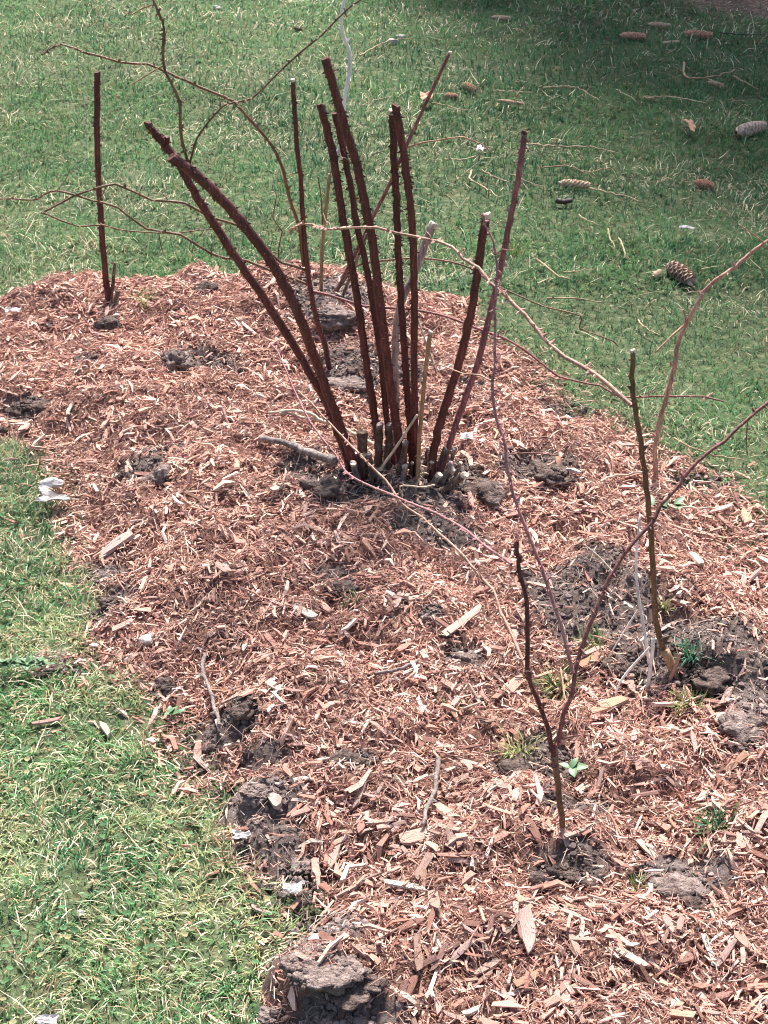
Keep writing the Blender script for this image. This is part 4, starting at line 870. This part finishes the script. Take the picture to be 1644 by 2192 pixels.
# ------------------------------------------------------------------ clods, stones, paper scraps
def blob(name, px, py, w, h, mat, label, cat, seed, group=None, rough=.35, flat=.7, sink=.3, sub=3, jag=.5):
    import bmesh
    c = G(px, py + h * .3); m = px_size(c); bm = bmesh.new(); bmesh.ops.create_icosphere(bm, subdivisions=sub, radius=1)
    r = np.random.default_rng(seed); co = np.array([v.co[:] for v in bm.verts]); k = 1 + np.zeros(len(co))
    for s, amp in ((1.2, rough * .9), (2.6, rough * .75), (6, rough * .5 * jag), (11, rough * .32 * jag)):
        for q in range(7):
            d = r.normal(size=3); d /= np.linalg.norm(d); k += amp * .36 * np.sin(co @ d * s * 2 + r.uniform(0, 6.28))
    k += r.normal(0, rough * .13 * jag, len(co)); k = np.maximum(k, .35); rx, rz = w * m * .5, h * m * .62
    co = co * k[:, None] * np.array([rx, rx * .85, max(rz, rx * .35) * flat])
    for v, q in zip(bm.verts, co): v.co = q
    lift = max(rz, rx * .35) * flat * (1 - 2 * sink)
    if jag > .3:                                                    # crumbs broken off and piled round the foot
        for q in range(int(50 + w * .9)):
            a = r.uniform(0, 6.28); dd = rx * min(1.35, .3 + abs(r.normal(0, .55))); x, y = math.cos(a) * dd, math.sin(a) * dd * .85; rad = min(.011, rx * r.uniform(.05, .15) * (1.3 - min(1, dd / rx / 2)))
            g = bmesh.ops.create_icosphere(bm, subdivisions=1, radius=1)['verts']; zz = gz(c.x + x, c.y + y) - c.z - lift + rad * .4
            if dd < rx * .9: zz = max(zz, math.sqrt(max(0, 1 - (dd / rx) ** 2)) * max(rz, rx * .35) * flat * .8)
            for v in g: v.co = Vector((x, y, zz)) + Vector((v.co.x * r.uniform(.7, 1.3), v.co.y * r.uniform(.7, 1.3), v.co.z * r.uniform(.6, 1.1))) * rad
    me = bpy.data.meshes.new(name); bm.to_mesh(me); bm.free(); me.polygons.foreach_set('use_smooth', [True] * len(me.polygons)); me.update()
    return tag(obj(name, me, M[mat], None, c + Vector((0, 0, lift))), label, cat, group)
for i, (px, py, w, h, mt, lab) in enumerate(CLODS):
    big = w > 85; blob('soil_clod', px, py, w, h, mt, lab, 'clod', 40 + i, 'soil clods in the bed', rough=.44, flat=.42 if big else .7, sink=.44 if big else .4, sub=4 if w > 36 else 3, jag=.8)
blob('pale_stone', 322, 1365, 38, 24, 'stone', 'smooth pale stone lying on the mulch near the lawn edge', 'stone', 201, rough=.16, jag=.1)
blob('grey_stone', 466, 17, 20, 14, 'greystone', 'small grey stone at the top of the sunny lawn', 'stone', 202, rough=.2, jag=.1, sink=.1)
blob('whitish_stone', 843, 90, 24, 16, 'stone', 'whitish stone on the upper lawn, larger of two', 'stone', 203, rough=.2, jag=.1, sink=.05)
blob('whitish_stone', 858, 80, 17, 13, 'stone', 'whitish stone on the upper lawn, smaller of two', 'stone', 204, rough=.2, jag=.1, sink=.05)
blob('dark_stone', 640, 62, 20, 12, 'soil', 'dark lump in the grass at the top of the lawn', 'clod', 205, rough=.3, sink=.1)
blob('pale_stone', 172, 2052 - 95, 22, 16, 'greystone', 'small grey pebble in the near grass', 'stone', 206, rough=.16, jag=.1, sink=.0)
def scrap(px, py, w, h, label, seed, cat='paper', mat='paper', name='paper_scrap', crum=.35, group=None, up=.012):
    c = G(px, py, up); m = px_size(c); ang = math.atan2(CAM_H - c.z, c.y); r = np.random.default_rng(seed); n = 9
    u, v = np.meshgrid(np.linspace(-.5, .5, n), np.linspace(-.5, .5, n)); wd, dp = w * m * .85, h * m / math.sin(ang) * .72
    edge = .9 + .14 * np.sin(np.arctan2(v, u) * 3 + r.uniform(0, 6)) + .10 * np.sin(np.arctan2(v, u) * 5 + r.uniform(0, 6))
    x, y = u * wd * edge, v * dp * edge; z = 0
    for q in range(5):
        d = r.normal(size=2); z = z + abs(np.sin((u * d[0] + v * d[1]) * 4 + r.uniform(0, 6))) * .2
    z = z * wd * crum + r.normal(0, .012, u.shape) * wd
    P = np.stack([x, y, z], -1).reshape(-1, 3); i = np.arange(n * n).reshape(n, n); F = np.stack([i[:-1, :-1], i[:-1, 1:], i[1:, 1:], i[1:, :-1]], -1).reshape(-1, 4)
    P2 = P + np.array([0, 0, -.0012]); bd = list(i[0, :-1]) + list(i[:-1, -1]) + list(i[-1, :0:-1]) + list(i[:0:-1, 0]); k = n * n
    S = np.array([[bd[(j + 1) % len(bd)], bd[j], bd[j] + k, bd[(j + 1) % len(bd)] + k] for j in range(len(bd))])
    return tag(obj(name, np_mesh(name, np.concatenate([P, P2]), np.concatenate([F, F[:, ::-1] + k, S]), None, False), M[mat], None, c), label, cat, group)
scrap(113, 1049, 60, 24, 'torn white paper scrap, upper of two at the lawn edge', 1, crum=.55)
scrap(117, 1084, 74, 30, 'torn white paper scrap, lower of two at the lawn edge', 2, crum=.6)
scrap(517, 1797, 44, 30, 'small crumpled white paper on the earth by the grass', 3, crum=.6)
scrap(628, 1912, 54, 34, 'crumpled white paper at the tip of the earth slab', 4, crum=.6)
scrap(100, 2190, 56, 26, 'white scrap cut by the bottom of the picture in the grass', 5, crum=.4, up=.028)
scrap(1030, 325, 24, 14, 'white torn scrap on the lawn behind the canes', 6, crum=.7, up=.03)
scrap(1468, 493, 34, 9, 'curled white scrap on the lawn above the grey cone', 7, crum=.5, up=.03)
scrap(998, 950, 34, 20, 'pinkish white bark flake beside the clump', 8, 'bark', 'paper', 'bark_flake', .4)
scrap(30, 672, 44, 14, 'pale flake at the far edge of the mulch', 9, 'bark', 'stone', 'bark_flake', .4)
scrap(1478, 275, 22, 30, 'upright red brown cone scale on the shaded lawn', 11, 'cone scale', 'dryleaf', 'cone_scale', .8, up=.035)
scrap(912, 213, 34, 18, 'pink dry leaf behind the leaning cane', 12, 'leaf', 'dryleaf', 'dry_leaf', .5, up=.03)

# ------------------------------------------------------------------ grass tufts and small leafy plants in the bed
def tuft(px, py, n, h, spread, cols, label, seed, cat='grass tuft', wid=.0028):
    p = G(px, py); r = np.random.default_rng(seed); m = px_size(p)
    a = r.uniform(0, 6.28, n); q = np.abs(r.normal(0, spread * m * .4, n)); P = np.stack([np.cos(a) * q, np.sin(a) * q, np.full(n, -.006)], -1)
    az = a + r.normal(0, .7, n); c = np.array(cols)[r.integers(0, len(cols), n)] * r.uniform(.75, 1.3, (n, 1))
    V, F, C = blades(P, h * m * r.uniform(.6, 1.25, n), np.full(n, wid) * r.uniform(.7, 1.2, n), az, np.clip(r.normal(.55, .35, n), .02, 1.3), r.uniform(.2, 1.0, n), c)
    return tag(obj('grass_tuft', np_mesh('grass_tuft', V, F, C.astype(np.float32)), M['grass'], None, p), label, cat, 'grass tufts growing in the bed')
GR, YG, BL, DRY = (.07, .16, .05), (.2, .25, .08), (.07, .19, .13), (.42, .36, .22)
tuft(1195, 1475, 90, 70, 40, [GR, YG, DRY], 'green grass tuft between the feet of the two red branches', 1)
tuft(1275, 1385, 70, 50, 44, [DRY, GR, YG], 'half dry grass tuft behind the right red branch', 2)
tuft(1485, 1405, 60, 56, 22, [BL, BL, GR], 'bluish green tuft beside the root of the olive cane', 3)
tuft(1480, 1510, 110, 46, 60, [YG, DRY, YG], 'yellowish grass tuft in front of the olive cane', 4)
tuft(1535, 1775, 110, 66, 50, [GR, GR, BL], 'dark green grass tuft at the near side of the bed', 5)
tuft(1115, 1615, 110, 66, 50, [DRY, DRY, YG], 'dry straw tuft beside the main forked stem', 6)
tuft(1362, 1905, 26, 50, 14, [GR, YG], 'small thin green sprout in the near mulch', 7)
tuft(320, 645, 80, 34, 50, [YG, DRY], 'yellowish tuft at the back of the bed by the tall cane', 8)
tuft(835, 1830, 24, 36, 16, [YG, GR], 'tiny yellow green sprout near the ribbed chip', 9)
tuft(235, 700, 26, 34, 16, [GR, BL], 'small green sprout before the tall single cane', 10)
tuft(1100, 545, 46, 60, 22, [YG, YG, GR], 'bright yellow green tuft on the lawn behind the clump', 11)
tuft(975, 1520, 40, 34, 34, [YG, DRY], 'flattened yellowish tuft in the middle mulch', 12)
tuft(1420, 1300, 30, 40, 20, [YG, DRY], 'small yellow tuft behind the white stalk', 13)
tuft(760, 1285, 30, 30, 24, [GR, DRY], 'small green tuft beside the hollow before the clump', 14)
def leaf_mesh(L, W, fold=.25, droop=.3, n=6):
    V, F = [], []
    for i in range(n + 1):
        t = i / n; w = W * math.sin(math.pi * min(1, t * .92 + .08)) ** .7 * (1 - .15 * t) * .5 if i < n else 0.0004
        z = -droop * L * t * t; V += [(L * t, -w, z + fold * w), (L * t, 0, z), (L * t, w, z + fold * w)]
    k = len(V); V += [(x, y, z - .0006) for x, y, z in V]
    for i in range(n):
        for j in range(2):
            a = i * 3 + j; F += [(a, a + 3, a + 4, a + 1), (a + k, a + k + 1, a + k + 4, a + k + 3)]
    me = bpy.data.meshes.new('leaf'); me.from_pydata(V, [], F); me.update()
    for q in me.polygons: q.use_smooth = True
    return me
def leafy(px, py, leaves, label, name, cat, mat, seed, up=.012):
    p = G(px, py, up); e = empty(name, p, label, cat); r = random.Random(seed); m = px_size(p)
    for (dx, L, W, az, el) in leaves:
        o = obj('leaf', leaf_mesh(L * m, W * m, .3, r.uniform(.15, .4)), M[mat], e, (dx * m, 0, .004)); o.rotation_euler = (r.uniform(-.3, .3), -el, az)
    return e
leafy(1222, 1648, [(4, 32, 22, -.2, .35), (0, 26, 18, .9, .8), (-4, 24, 16, 2.6, .3), (2, 26, 20, -1.5, .15)], 'small green leafy seedling beside the foot of the forked stem', 'leafy_seedling', 'seedling', 'leaf', 1)
r_ = random.Random(9)
leafy(60, 1425, [(r_.uniform(-55, 45), r_.uniform(14, 26), r_.uniform(9, 14), r_.uniform(0, 6.28), r_.uniform(.2, 1.0)) for _ in range(46)], 'patch of broad-leaved green weed in the grass by the pale earth crust', 'broadleaf_weed', 'weed', 'leaf', 2, .02)
leafy(370, 1532, [(r_.uniform(-12, 12), 20, 14, r_.uniform(0, 6.28), .6) for _ in range(6)], 'tiny leafy weed beside the hollow with the crooked twig', 'leafy_seedling', 'seedling', 'leaf', 3)
leafy(1420, 1085, [(r_.uniform(-25, 25), 30, 15, r_.uniform(0, 6.28), .5) for _ in range(8)], 'low dark leafy weed on the mulch behind the olive cane', 'leafy_seedling', 'seedling', 'leaf', 4)
leafy(1192, 985, [(0, 30, 12, -1.4, -.4), (3, 26, 12, -1.8, -.6)], 'yellow hanging dry leaf between the clump and the olive cane', 'dry_leaf', 'leaf', 'dryleaf', 6, .02)

# ------------------------------------------------------------------ the spruce that shades the upper lawn and dropped the cones
def build_spruce(x, y, H, name='spruce_tree'):
    t = empty(name, Vector((x, y, 0)), 'tall dark spruce beyond the bare ground whose shade falls on the lawn', 'tree')
    C = [Vector((0, 0, -.2 + H * i / 20)) for i in range(21)]; me, _ = tube(C, [.19 * (1 - i / 21) + .015 for i in range(21)], 10, 0, 77, rough=.08); obj('trunk', me, M['spbark'], t)
    r = np.random.default_rng(4); P = []; Q = []; D = []
    for z in np.arange(1.6, H - .3, .27):
        R0 = 2.9 * (1 - z / H) ** .7 + .15; nb = 9
        for b in range(nb):
            a = r.uniform(0, 6.28); L = R0 * r.uniform(.75, 1.1); k = int(L * 34)
            s = np.sqrt(r.random(k)) * L; side = r.normal(0, 1, k) * (.10 + .16 * s * (1 - .6 * s / L)); zz = z - .18 * s - .05 * s * s + r.normal(0, .05, k) - abs(side) * .3
            P.append(np.stack([np.cos(a) * s - np.sin(a) * side, np.sin(a) * s + np.cos(a) * side, zz], -1))
    P = np.concatenate(P); n = len(P); a = r.uniform(0, 6.28, n); dr = np.stack([np.cos(a), np.sin(a), r.uniform(-.9, .1, n)], -1) * r.uniform(.07, .16, (n, 1)); sd = np.stack([-np.sin(a), np.cos(a), r.normal(0, .4, n)], -1) * .022
    V = np.stack([P - sd, P + sd, P + dr + sd * .5, P + dr - sd * .5], 1).reshape(-1, 3); F = np.arange(n * 4).reshape(-1, 4)
    obj('crown', np_mesh('crown', V, F), M['needle'], t)
build_spruce(2.5, 9.7, 10.5)
